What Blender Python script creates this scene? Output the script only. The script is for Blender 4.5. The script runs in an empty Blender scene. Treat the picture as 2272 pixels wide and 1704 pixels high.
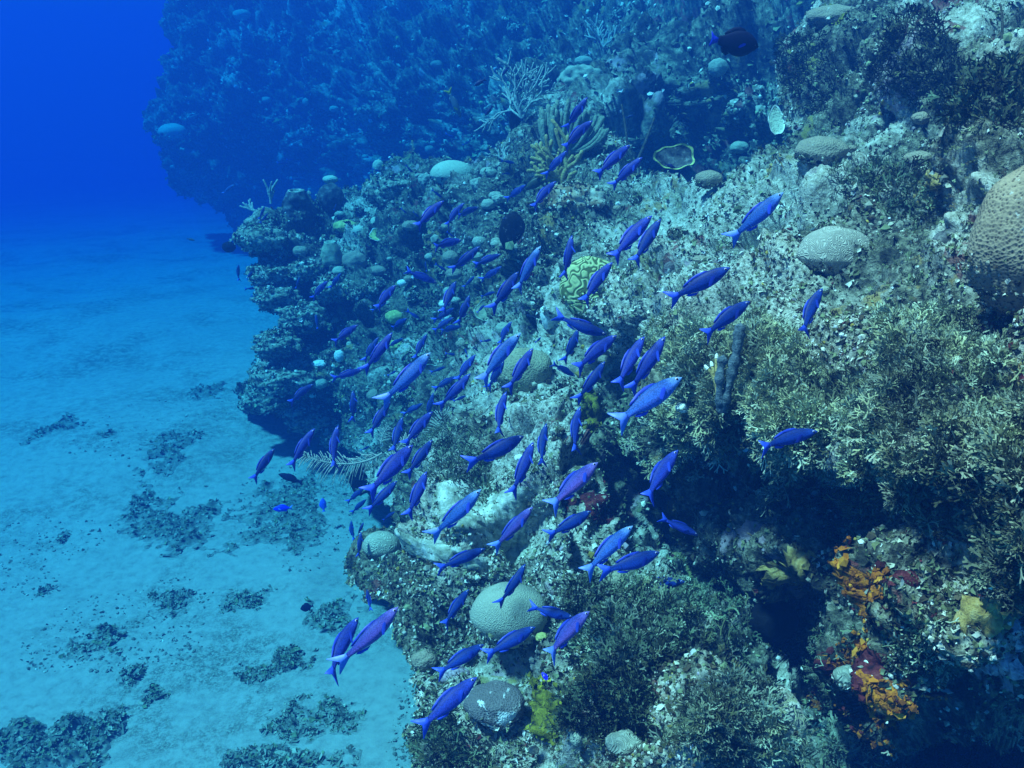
import bpy, math, random
import numpy as np
from mathutils import Vector, Matrix

rng = np.random.default_rng(11)
random.seed(11)
C = bpy.context.scene.collection
S = bpy.context.scene

# ------------------------------------------------------------------ camera
PITCH = math.radians(22.0)
HFOV = math.radians(62.0)
PW, PH = 2272.0, 1704.0                       # frame in which positions were measured
FPX = (PW / 2) / math.tan(HFOV / 2)
CAM = np.array([0.0, 0.0, 5.5])               # metres above the sand
AXR = np.array([1.0, 0.0, 0.0])
AXF = np.array([0.0, math.cos(PITCH), -math.sin(PITCH)])
AXU = np.array([0.0, math.sin(PITCH), math.cos(PITCH)])
cam_data = bpy.data.cameras.new("camera")
cam_data.sensor_width = 36.0
cam_data.angle = HFOV
cam_data.clip_start = 0.05
cam_data.clip_end = 600.0
cam = bpy.data.objects.new("camera", cam_data)
C.objects.link(cam)
cam.location = CAM
cam.rotation_euler = (math.pi / 2 - PITCH, 0, 0)
S.camera = cam

# ------------------------------------------------------------------ sky, sun, exposure
SUN_EL, SUN_AZ = math.radians(64), math.radians(-108)   # azimuth from +Y, clockwise positive
world = bpy.data.worlds.new("World")
S.world = world
world.use_nodes = True
wn = world.node_tree.nodes
sky = wn.new("ShaderNodeTexSky")
sky.sky_type = 'NISHITA'
sky.sun_disc = False
sky.sun_elevation = SUN_EL
sky.sun_rotation = SUN_AZ
bgd = wn["Background"]
bgd.inputs[1].default_value = 0.05
world.node_tree.links.new(sky.outputs[0], bgd.inputs[0])
sd = bpy.data.lights.new("sun", 'SUN')
sd.energy = 5.0
sd.angle = math.radians(4.0)
sd.color = (1.0, 0.78, 0.70)
sun = bpy.data.objects.new("sun", sd)
C.objects.link(sun)
sdir = Vector((math.cos(SUN_EL) * math.sin(SUN_AZ), math.cos(SUN_EL) * math.cos(SUN_AZ), math.sin(SUN_EL)))
sun.rotation_euler = sdir.to_track_quat('Z', 'Y').to_euler()
sun.location = sdir * 40
S.view_settings.view_transform = 'Standard'
S.view_settings.look = 'None'
S.view_settings.exposure = 1.5
S.view_settings.gamma = 1.0
S.cycles.use_denoising = True
S.cycles.max_bounces = 6
S.cycles.diffuse_bounces = 2
S.cycles.glossy_bounces = 1
S.cycles.volume_bounces = 2
S.cycles.transparent_max_bounces = 4
S.cycles.sample_clamp_indirect = 4.0
S.cycles.caustics_reflective = False
S.cycles.caustics_refractive = False

# ------------------------------------------------------------------ helpers
def at(u, v, d):
    """the place d metres in front of the camera plane seen at measured position u, v"""
    u, v, d = np.asarray(u, float), np.asarray(v, float), np.asarray(d, float)
    x = (u - PW / 2) / FPX
    y = (PH / 2 - v) / FPX
    return CAM + d[..., None] * (x[..., None] * AXR + y[..., None] * AXU + AXF)

def sand_depth(v):
    return CAM[2] / (math.sin(PITCH) + (np.asarray(v, float) - PH / 2) / FPX * math.cos(PITCH))

def hashf(ix, iy, iz, k=0):
    h = (ix.astype(np.int64) * 374761393 + iy.astype(np.int64) * 668265263 + iz.astype(np.int64) * 2147483647 + k * 974634777) & 0xffffffff
    h = ((h ^ (h >> 13)) * 1274126177) & 0xffffffff
    h = ((h ^ (h >> 16)) * 2246822519) & 0xffffffff
    h = h ^ (h >> 15)
    return (h & 0xffffff) / float(0xffffff)

def vnoise(p, k=0):
    i = np.floor(p).astype(np.int64)
    f = p - i
    f = f * f * (3 - 2 * f)
    r = 0
    for dx in (0, 1):
        wx = f[:, 0] if dx else 1 - f[:, 0]
        for dy in (0, 1):
            wy = f[:, 1] if dy else 1 - f[:, 1]
            for dz in (0, 1):
                wz = f[:, 2] if dz else 1 - f[:, 2]
                r = r + wx * wy * wz * hashf(i[:, 0] + dx, i[:, 1] + dy, i[:, 2] + dz, k)
    return r * 2 - 1

def fbm(p, octv=4, k=0):
    r, a = 0, 1.0
    for o in range(octv):
        r = r + a * vnoise(p * (2 ** o) + 17.3 * o, k + o)
        a *= 0.5
    return r

def worley(p, k=0):
    i = np.floor(p).astype(np.int64)
    best = np.full(len(p), 9.0)
    for dx in (-1, 0, 1):
        for dy in (-1, 0, 1):
            for dz in (-1, 0, 1):
                c = i + np.array([dx, dy, dz])
                q = np.stack([hashf(c[:, 0], c[:, 1], c[:, 2], k + j) for j in (1, 2, 3)], 1) + c
                best = np.minimum(best, ((q - p) ** 2).sum(1))
    return np.sqrt(best)

def unit(a):
    a = np.asarray(a, float)
    return a / np.maximum(np.linalg.norm(a, axis=-1, keepdims=True), 1e-9)

def mesh_from(name, verts, faces, smooth=True, cols=None):
    """faces: an (n,3) or (n,4) array, or a list of such arrays"""
    verts = np.asarray(verts, np.float32)
    fl = faces if isinstance(faces, list) else [faces]
    fl = [np.asarray(f, np.int32) for f in fl if len(f)]
    me = bpy.data.meshes.new(name)
    me.vertices.add(len(verts))
    me.vertices.foreach_set("co", verts.ravel())
    idx = np.concatenate([f.ravel() for f in fl])
    tot = np.concatenate([np.full(len(f), f.shape[1], np.int32) for f in fl])
    st = np.concatenate([[0], np.cumsum(tot)[:-1]]).astype(np.int32)
    me.loops.add(len(idx))
    me.loops.foreach_set("vertex_index", idx)
    me.polygons.add(len(tot))
    me.polygons.foreach_set("loop_start", st)
    me.polygons.foreach_set("loop_total", tot)
    me.polygons.foreach_set("use_smooth", np.full(len(tot), bool(smooth)))
    if cols is not None:
        ca = me.color_attributes.new("tint", 'FLOAT_COLOR', 'POINT')
        c4 = np.ones((len(verts), 4), np.float32)
        c4[:, :3] = cols
        ca.data.foreach_set("color", c4.ravel())
    me.update(calc_edges=True)
    me.validate()
    return me

def link(name, me, mat, parent=None):
    o = bpy.data.objects.new(name, me)
    C.objects.link(o)
    if mat is not None and me is not None and not me.materials:
        me.materials.append(mat)
    if parent is not None:
        o.parent = parent
    return o

def tag(o, label=None, cat=None, group=None, kind=None):
    if label: o["label"] = label
    if cat: o["category"] = cat
    if group: o["group"] = group
    if kind: o["kind"] = kind
    return o

class MB:
    """collects vertices and faces for one mesh"""
    def __init__(self):
        self.v, self.q, self.t, self.c, self.n = [], [], [], [], 0
    def add(self, v, q=None, t=None, col=None):
        v = np.asarray(v, float).reshape(-1, 3)
        if q is not None and len(q): self.q.append(np.asarray(q, int) + self.n)
        if t is not None and len(t): self.t.append(np.asarray(t, int) + self.n)
        if col is not None: self.c.append(np.broadcast_to(np.asarray(col, float), v.shape))
        self.v.append(v); self.n += len(v)
    def tube(self, pts, rad, sides=7, col=None, cap=True):
        pts = np.asarray(pts, float); n = len(pts)
        rad = np.broadcast_to(np.asarray(rad, float), (n,))
        tg = unit(np.gradient(pts, axis=0))
        ref = np.array([0.31, 0.87, 0.4]) if abs(tg[0][2]) > 0.8 else np.array([0.1, 0.2, 1.0])
        a = unit(np.cross(tg, ref)); b = np.cross(tg, a)
        th = np.linspace(0, 2 * math.pi, sides, endpoint=False)
        v = pts[:, None] + rad[:, None, None] * (np.cos(th)[None, :, None] * a[:, None] + np.sin(th)[None, :, None] * b[:, None])
        v = v.reshape(-1, 3)
        i = np.arange(n - 1)[:, None] * sides; j = np.arange(sides)[None]; j2 = (j + 1) % sides
        q = np.stack([i + j, i + j2, i + sides + j2, i + sides + j], -1).reshape(-1, 4)
        t = None
        if cap:
            tip = pts[-1] + tg[-1] * rad[-1] * 0.8
            v = np.vstack([v, tip])
            o = (n - 1) * sides
            t = np.stack([o + j[0], o + j2[0], np.full(sides, n * sides)], 1)
        self.add(v, q, t, col)
    def mesh(self, name, smooth=True):
        v = np.vstack(self.v)
        f = []
        if self.q: f.append(np.vstack(self.q))
        if self.t: f.append(np.vstack(self.t))
        return mesh_from(name, v, f, smooth, np.vstack(self.c) if self.c else None)

# ------------------------------------------------------------------ materials
def nmat(name):
    m = bpy.data.materials.new(name)
    m.use_nodes = True
    nt = m.node_tree
    b = nt.nodes["Principled BSDF"]
    b.inputs["Roughness"].default_value = 0.85
    b.inputs["Specular IOR Level"].default_value = 0.15
    return m, nt, b

def texco(nt, space="Object"):
    n = nt.nodes.new("ShaderNodeTexCoord")
    return n.outputs[space]

def noise(nt, co, scale, detail=4, rough=0.6, dist=0.0):
    n = nt.nodes.new("ShaderNodeTexNoise")
    n.inputs["Scale"].default_value = scale
    n.inputs["Detail"].default_value = detail
    n.inputs["Roughness"].default_value = rough
    n.inputs["Distortion"].default_value = dist
    nt.links.new(co, n.inputs["Vector"])
    return n.outputs["Fac"]

def voro(nt, co, scale, feature='F1', out="Distance"):
    n = nt.nodes.new("ShaderNodeTexVoronoi")
    n.feature = feature
    n.inputs["Scale"].default_value = scale
    nt.links.new(co, n.inputs["Vector"])
    return n.outputs[out]

def ramp(nt, fac, stops, interp='LINEAR'):
    n = nt.nodes.new("ShaderNodeValToRGB")
    n.color_ramp.interpolation = interp
    e = n.color_ramp.elements
    while len(e) < len(stops): e.new(0.5)
    for k, (p, c) in enumerate(stops):
        e[k].position = p
        e[k].color = (*c, 1) if not isinstance(c, (int, float)) else (c, c, c, 1)
    nt.links.new(fac, n.inputs[0])
    return n.outputs[0]

def mix(nt, fac, a, b, mode='MIX'):
    n = nt.nodes.new("ShaderNodeMix")
    n.data_type = 'RGBA'; n.blend_type = mode
    for s, x in ((0, fac), (6, a), (7, b)):
        if isinstance(x, (int, float)): n.inputs[s].default_value = x
        elif isinstance(x, tuple): n.inputs[s].default_value = (*x, 1)
        else: nt.links.new(x, n.inputs[s])
    return n.outputs[2]

def bump(nt, b, h, strength=0.5, dist=0.02):
    n = nt.nodes.new("ShaderNodeBump")
    n.inputs["Strength"].default_value = strength
    n.inputs["Distance"].default_value = dist
    nt.links.new(h, n.inputs["Height"])
    nt.links.new(n.outputs[0], b.inputs["Normal"])

def tinted(name, rough=0.85, vary=0.5, scale=40, sss=False):
    """takes its colour from the pieces' own tint, broken up by a fine mottle"""
    m, nt, b = nmat(name)
    a = nt.nodes.new("ShaderNodeAttribute"); a.attribute_name = "tint"
    co = texco(nt)
    f = ramp(nt, noise(nt, co, scale, 3), [(0.3, 1 - vary), (0.7, 1.0)])
    nt.links.new(mix(nt, 1.0, a.outputs["Color"], f, 'MULTIPLY'), b.inputs["Base Color"])
    b.inputs["Roughness"].default_value = rough
    return m

def reef_mat(name, pale=0.0, s=1.0):
    m, nt, b = nmat(name)
    co = texco(nt)
    big = noise(nt, co, 0.9 * s, 5, 0.65, 0.6)
    mid = noise(nt, co, 4.5 * s, 5, 0.7, 0.8)
    fine = noise(nt, co, 26 * s, 4, 0.75, 0.3)
    turf = ramp(nt, fine, [(0.28, (0.012, 0.014, 0.012)), (0.44, (0.075, 0.075, 0.045)), (0.56, (0.20, 0.19, 0.12)), (0.72, (0.42, 0.40, 0.30))])
    dust = ramp(nt, fine, [(0.30, (0.05, 0.05, 0.04)), (0.42, (0.30, 0.28, 0.20)), (0.6, (0.55, 0.52, 0.42)), (0.75, (0.75, 0.72, 0.62))])
    dark = ramp(nt, fine, [(0.35, (0.010, 0.011, 0.010)), (0.6, (0.05, 0.05, 0.035)), (0.75, (0.17, 0.15, 0.10))])
    c = mix(nt, ramp(nt, mid, [(0.42, 0.0), (0.52, 1.0)]), dark, turf)
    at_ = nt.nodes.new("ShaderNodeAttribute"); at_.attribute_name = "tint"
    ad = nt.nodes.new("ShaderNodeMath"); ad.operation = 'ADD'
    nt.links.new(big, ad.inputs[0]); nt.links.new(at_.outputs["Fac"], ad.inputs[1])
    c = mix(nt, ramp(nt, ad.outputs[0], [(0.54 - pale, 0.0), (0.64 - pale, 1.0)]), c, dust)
    # crusts: maroon, ochre, lilac
    e = voro(nt, co, 2.2 * s, 'F1', "Color")
    sp = nt.nodes.new("ShaderNodeSeparateColor"); nt.links.new(e, sp.inputs[0])
    m1 = noise(nt, co, 7 * s, 3, 0.6)
    k = nt.nodes.new("ShaderNodeMath"); k.operation = 'MULTIPLY'
    nt.links.new(ramp(nt, sp.outputs[0], [(0.72, 0.0), (0.76, 1.0)]), k.inputs[0])
    nt.links.new(ramp(nt, m1, [(0.52, 0.0), (0.58, 0.8)]), k.inputs[1])
    crust = ramp(nt, sp.outputs[1], [(0.0, (0.16, 0.035, 0.03)), (0.35, (0.30, 0.20, 0.06)), (0.6, (0.34, 0.26, 0.28)), (0.85, (0.22, 0.20, 0.05))], 'CONSTANT')
    c = mix(nt, k.outputs[0], c, crust)
    nt.links.new(c, b.inputs["Base Color"])
    bump(nt, b, fine, 0.9, 0.03)
    return m

MAT = {}
MAT["reef"] = reef_mat("reef_rock", 0.03)
MAT["far"] = reef_mat("far_reef_rock", 0.02, 0.45)

m, nt, b = nmat("sand")
co = texco(nt)
f1 = noise(nt, co, 0.55, 6, 0.65); f2 = noise(nt, co, 9, 5, 0.75); f3 = noise(nt, co, 45, 3, 0.7)
c = ramp(nt, f2, [(0.30, (0.22, 0.21, 0.175)), (0.46, (0.31, 0.30, 0.25)), (0.66, (0.37, 0.36, 0.30))])
rub = ramp(nt, f3, [(0.38, (0.09, 0.09, 0.07)), (0.52, (0.21, 0.20, 0.15)), (0.70, (0.42, 0.40, 0.33))])
rm = nt.nodes.new("ShaderNodeMath"); rm.operation = 'MULTIPLY'
nt.links.new(ramp(nt, f1, [(0.48, 0.0), (0.60, 1.0)]), rm.inputs[0])
nt.links.new(ramp(nt, f2, [(0.45, 1.0), (0.58, 0.1)]), rm.inputs[1])
nt.links.new(mix(nt, rm.outputs[0], c, rub), b.inputs["Base Color"])
bump(nt, b, f2, 0.3, 0.04)
MAT["sand"] = m

def coral_mat(name, light, darkc, kind="polyp", scale=90, patch=None, mult=60.0):
    m, nt, b = nmat(name)
    co = texco(nt)
    if kind == "maze":
        n1 = noise(nt, co, scale * 0.16, 0.6, 0.5, 0.8)
        k = nt.nodes.new("ShaderNodeMath"); k.operation = 'MULTIPLY'; k.inputs[1].default_value = mult
        nt.links.new(n1, k.inputs[0])
        s_ = nt.nodes.new("ShaderNodeMath"); s_.operation = 'SINE'
        nt.links.new(k.outputs[0], s_.inputs[0])
        mr = nt.nodes.new("ShaderNodeMapRange"); mr.inputs[1].default_value = -1.0
        nt.links.new(s_.outputs[0], mr.inputs[0])
        h = mr.outputs[0]
        base = ramp(nt, h, [(0.25, darkc), (0.5, light)])
    else:
        h = voro(nt, co, scale)
        base = ramp(nt, h, [(0.10, darkc), (0.45, light)])
    big = noise(nt, co, 5, 4, 0.6)
    base = mix(nt, ramp(nt, big, [(0.35, 0.45), (0.6, 0.0)]), base, darkc)
    wear = noise(nt, co, 9, 6, 0.75, 0.6)
    base = mix(nt, ramp(nt, wear, [(0.60, 0.0), (0.66, 0.85)]), base, (0.10, 0.10, 0.065))
    w2 = noise(nt, co, 14, 5, 0.75, 0.4)
    base = mix(nt, ramp(nt, w2, [(0.63, 0.0), (0.68, 0.7)]), base, (0.50, 0.49, 0.41))
    if patch:
        pn = noise(nt, co, patch[1], 5, 0.7, 0.5)
        base = mix(nt, ramp(nt, pn, [(patch[2], 0.0), (patch[2] + 0.04, 1.0)]), base, patch[0])
    nt.links.new(base, b.inputs["Base Color"])
    bump(nt, b, h, 0.6, 0.01)
    return m

def crust_mat(name, stops, scale=30):
    m, nt, b = nmat(name)
    co = texco(nt)
    f = noise(nt, co, scale, 4, 0.7, 0.3)
    nt.links.new(ramp(nt, f, stops), b.inputs["Base Color"])
    bump(nt, b, f, 0.8, 0.02)
    return m

MAT["growth"] = tinted("reef_growth", vary=0.35, scale=25)
MAT["algae"] = tinted("branching_algae", vary=0.4, scale=9)
MAT["rubble"] = tinted("rubble", vary=0.5, scale=12)

# ================================================================== THE SETTING
# ------------------------------------------------------------------ sand floor
def sand_height(x, y):
    p = np.stack([np.ravel(x), np.ravel(y), np.zeros(np.size(x))], 1)
    f = np.clip(p[:, 1] - 13, 0, 90)                # the floor falls away into deeper water
    f = np.where(f < 6, f * f / 12.0, f - 3) * 0.10
    l = np.clip(-9 - p[:, 0], 0, 40)
    return (fbm(p * 0.35, 3, 50) * 0.10 + fbm(p * 2.2, 3, 54) * 0.025 - f - l * 0.03).reshape(np.shape(x))

xs = np.concatenate([np.linspace(-110, -20, 24)[:-1], np.linspace(-20, 8, 281), np.linspace(8, 110, 24)[1:]])
ys = np.concatenate([np.linspace(-60, 3, 14)[:-1], np.linspace(3, 38, 291), np.linspace(38, 120, 24)[1:]])
X, Y = np.meshgrid(xs, ys, indexing='ij')
Z = sand_height(X, Y) - 0.05
ii = np.arange(X.size).reshape(X.shape)
q = np.stack([ii[:-1, :-1], ii[1:, :-1], ii[1:, 1:], ii[:-1, 1:]], -1).reshape(-1, 4)
tag(link("sand_floor", mesh_from("sand_floor", np.stack([X, Y, Z], -1).reshape(-1, 3), q), MAT["sand"]), "pale sandy sea floor scattered with rubble", kind="structure")

# ------------------------------------------------------------------ reef terrain
class TPS:
    def __init__(self, pts):
        p = np.array(pts, float)
        self.c = p[:, :2] / 1000.0
        n = len(p)
        K = self.k(np.linalg.norm(self.c[:, None] - self.c[None], axis=-1)) + np.eye(n) * 2e-4
        P = np.hstack([np.ones((n, 1)), self.c])
        A = np.vstack([np.hstack([K, P]), np.hstack([P.T, np.zeros((3, 3))])])
        self.w = np.linalg.solve(A, np.concatenate([1.0 / p[:, 2], np.zeros(3)]))
    @staticmethod
    def k(r):
        return np.where(r > 1e-9, r * r * np.log(np.maximum(r, 1e-9)), 0)
    def __call__(self, u, v):
        u = np.asarray(u, float); sh = u.shape
        q = np.stack([np.ravel(u), np.ravel(np.broadcast_to(v, sh))], 1) / 1000.0
        out = np.empty(len(q))
        for a in range(0, len(q), 40000):
            qq = q[a:a + 40000]
            out[a:a + 40000] = self.k(np.linalg.norm(qq[:, None] - self.c[None], axis=-1)) @ self.w[:-3] + self.w[-3] + qq @ self.w[-2:]
        return 1.0 / np.maximum(out.reshape(sh), 0.02)

NEAR_PTS = [
 (520,540,12.3),(560,600,12.2),(625,690,12.0),(560,810,12.0),(535,890,13.0),(640,925,12.9),(590,880,12.5),(700,960,12.2),(760,1000,12.0),
 (700,440,13.2),(650,470,12.4),(750,600,11.8),(850,700,11.0),(700,780,11.7),(650,840,11.6),(900,480,11.8),(1000,410,11.5),
 (1000,600,10.4),(950,800,9.6),(850,900,10.2),(800,990,10.6),(580,520,12.0),(730,690,11.8),(820,820,10.9),
 (850,390,13.8),(950,340,13.5),(1100,300,12.2),(1200,200,12.0),(1290,150,13.0),(1330,220,12.5),(1230,300,10.5),(1060,470,10.5),
 (1010,960,7.0),(960,1060,6.0),(1000,1120,5.3),(870,1140,7.5),(900,1190,6.2),(790,1210,6.8),(780,1280,6.5),(880,1290,5.6),(885,1370,5.2),
 (880,1430,5.0),(930,1510,4.6),(915,1640,4.3),(910,1780,4.0),
 (1130,1366,4.7),(1100,1450,4.8),(1100,1553,4.1),(1200,1700,3.6),(1400,1600,3.4),(1420,1430,3.6),(1200,1150,5.0),(1100,980,5.8),(1160,815,6.8),
 (1060,860,7.6),(1250,900,6.0),(1300,1020,5.2),(1090,1090,5.2),(1280,1180,4.8),(1300,1290,4.5),
 (1390,880,6.6),(1400,1010,6.6),(1470,1150,6.8),(1540,1250,6.4),(1600,1300,5.8),(1680,1390,5.0),(1760,1480,5.2),(1850,1620,5.0),(2100,1640,5.2),
 (1310,637,6.6),(1250,450,8.6),(1120,520,9.0),(1130,620,8.8),(1180,720,8.2),(1400,500,7.2),(1500,420,7.4),(1600,390,7.1),(1800,340,6.3),(1850,560,4.9),
 (1650,600,5.4),(1550,720,4.8),(1420,720,5.7),(1650,850,3.9),(1500,890,4.4),(1560,990,4.3),(1700,980,3.75),(1850,1000,3.4),(2000,800,3.3),
 (2270,530,3.4),(2140,560,3.9),(2272,800,2.7),(2100,1000,2.7),(2272,1150,2.3),(2000,1250,3.0),(1760,1240,3.9),(1600,1180,5.0),(2150,1390,2.6),(2272,1450,2.5),
 (1690,1075,5.2),(1600,1060,5.4),(1780,1110,4.6),(1950,1400,3.1),(1960,1560,3.1),(1700,1600,3.5),(1600,1500,3.7),(1560,1640,3.3),(2272,1660,4.8),
 (2050,1150,3.1),(1900,1180,3.9),
 (1720,180,8.6),(1720,100,9.0),(1850,40,8.0),(1900,200,6.6),(1980,270,6.3),(2050,150,5.7),(2272,50,5.6),(2220,260,4.3),(2050,380,4.9),(2000,-40,8.0),(2272,-90,6.5),
 (1750,290,7.4),(1440,400,8.8),(1390,330,9.6),(2450,500,3.0),(2450,1000,2.1),(2450,1500,2.6),(2450,100,5.0),(1500,1850,3.0),(2000,1850,3.6),(2450,1850,3.6)]
near_tps = TPS(NEAR_PTS)

FAR_PTS = [
 (365,0,30),(350,120,29.5),(340,200,29),(312,262,28.0),(345,320,28.5),(385,400,29),(455,450,30),(520,470,30),(620,400,28.5),(800,350,24.5),(560,250,27),(450,330,27.5),
 (700,100,27),(900,200,22),(900,0,26),(1100,100,19.5),(1100,250,17.5),(1250,60,17.5),(1400,100,14.8),(1400,220,12.8),(1500,290,13.5),(1560,180,12.3),
 (1600,60,14.2),(1700,150,11.2),(1500,0,18),(1750,0,14.5),(1300,300,13.2),(800,450,25.5),(1100,400,17.5),(1500,380,12.6),(1640,330,11.2),(1640,420,10.6),(1000,330,20),
 (700,-120,30),(1300,-120,21),(1900,-120,14),(1900,200,10.5),(1480,250,14.3),(1420,300,11.8),(380,-120,32),(600,470,29.5),(520,550,30.5),(700,580,29)]
far_tps = TPS(FAR_PTS)

NEAR_POLY = [(900,1880),(900,1740),(905,1700),(905,1620),(925,1520),(895,1460),(875,1420),(868,1370),(875,1345),(820,1345),(780,1295),(772,1240),(795,1200),(815,1178),
 (850,1165),(875,1150),(858,1131),(830,1110),(785,1080),(765,1060),(772,1035),(800,1020),(770,1005),(745,1002),(714,974),(690,965),(662,943),(640,938),(626,925),(606,908),(580,905),
 (557,915),(534,900),(529,867),(550,820),(586,787),(630,723),(642,702),(621,674),(612,646),(574,601),(557,573),(527,556),(518,526),(527,502),(557,467),(583,460),
 (607,460),(622,448),(645,425),(680,422),(699,440),(715,422),(757,420),(809,413),(821,394),(845,372),(871,348),(900,330),(914,315),(930,345),(970,352),(1010,345),(1072,352),
 (1102,327),(1135,303),(1175,261),(1234,190),(1257,165),(1288,152),(1322,165),(1333,190),(1330,225),(1345,285),(1387,322),(1434,362),(1480,385),(1560,388),(1640,362),
 (1690,330),(1755,298),(1740,240),(1732,180),(1742,120),(1770,70),(1800,25),(1830,-10),(1850,-110),(2450,-110),(2450,1880)]
FAR_POLY = [(372,-120),(366,0),(352,60),(355,120),(345,190),(318,235),(312,262),(335,290),(338,325),(368,360),(378,405),(400,430),(440,445),(470,470),(498,505),(515,545),(640,580),
 (900,540),(1200,440),(1500,430),(1700,420),(1950,400),(1950,-120)]

def inside(poly, u, v):
    r = np.zeros(np.shape(u), bool)
    n = len(poly)
    for a in range(n):
        x1, y1 = poly[a]; x2, y2 = poly[(a + 1) % n]
        if y1 == y2: continue
        c = ((y1 > v) != (y2 > v)) & (u < (x2 - x1) * (v - y1) / (y2 - y1) + x1)
        r ^= c
    return r

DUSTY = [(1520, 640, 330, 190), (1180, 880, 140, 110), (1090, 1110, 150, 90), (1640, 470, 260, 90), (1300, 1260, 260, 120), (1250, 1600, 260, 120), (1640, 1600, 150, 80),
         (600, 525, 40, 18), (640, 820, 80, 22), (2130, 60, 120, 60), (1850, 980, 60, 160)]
SHADE_AND_TURF = [(1600, 1100, 240, 110), (1650, 1330, 240, 120), (1980, 1500, 260, 200), (1900, 150, 190, 130), (900, 1320, 60, 120), (1440, 960, 90, 120), (720, 700, 120, 60), (1080, 560, 120, 120), (820, 900, 160, 60), (960, 640, 110, 80), (700, 470, 60, 40), (1500, 290, 120, 60)]  # shade of the hollows put into the colour, along with darker spur turf
def dust_less_shade(u, v):
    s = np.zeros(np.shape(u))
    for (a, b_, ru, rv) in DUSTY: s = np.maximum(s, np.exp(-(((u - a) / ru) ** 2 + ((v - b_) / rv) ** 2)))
    for (a, b_, ru, rv) in SHADE_AND_TURF: s = s - 0.8 * np.exp(-(((u - a) / ru) ** 2 + ((v - b_) / rv) ** 2))  # painted shade takes the paleness back down
    return s

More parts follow.
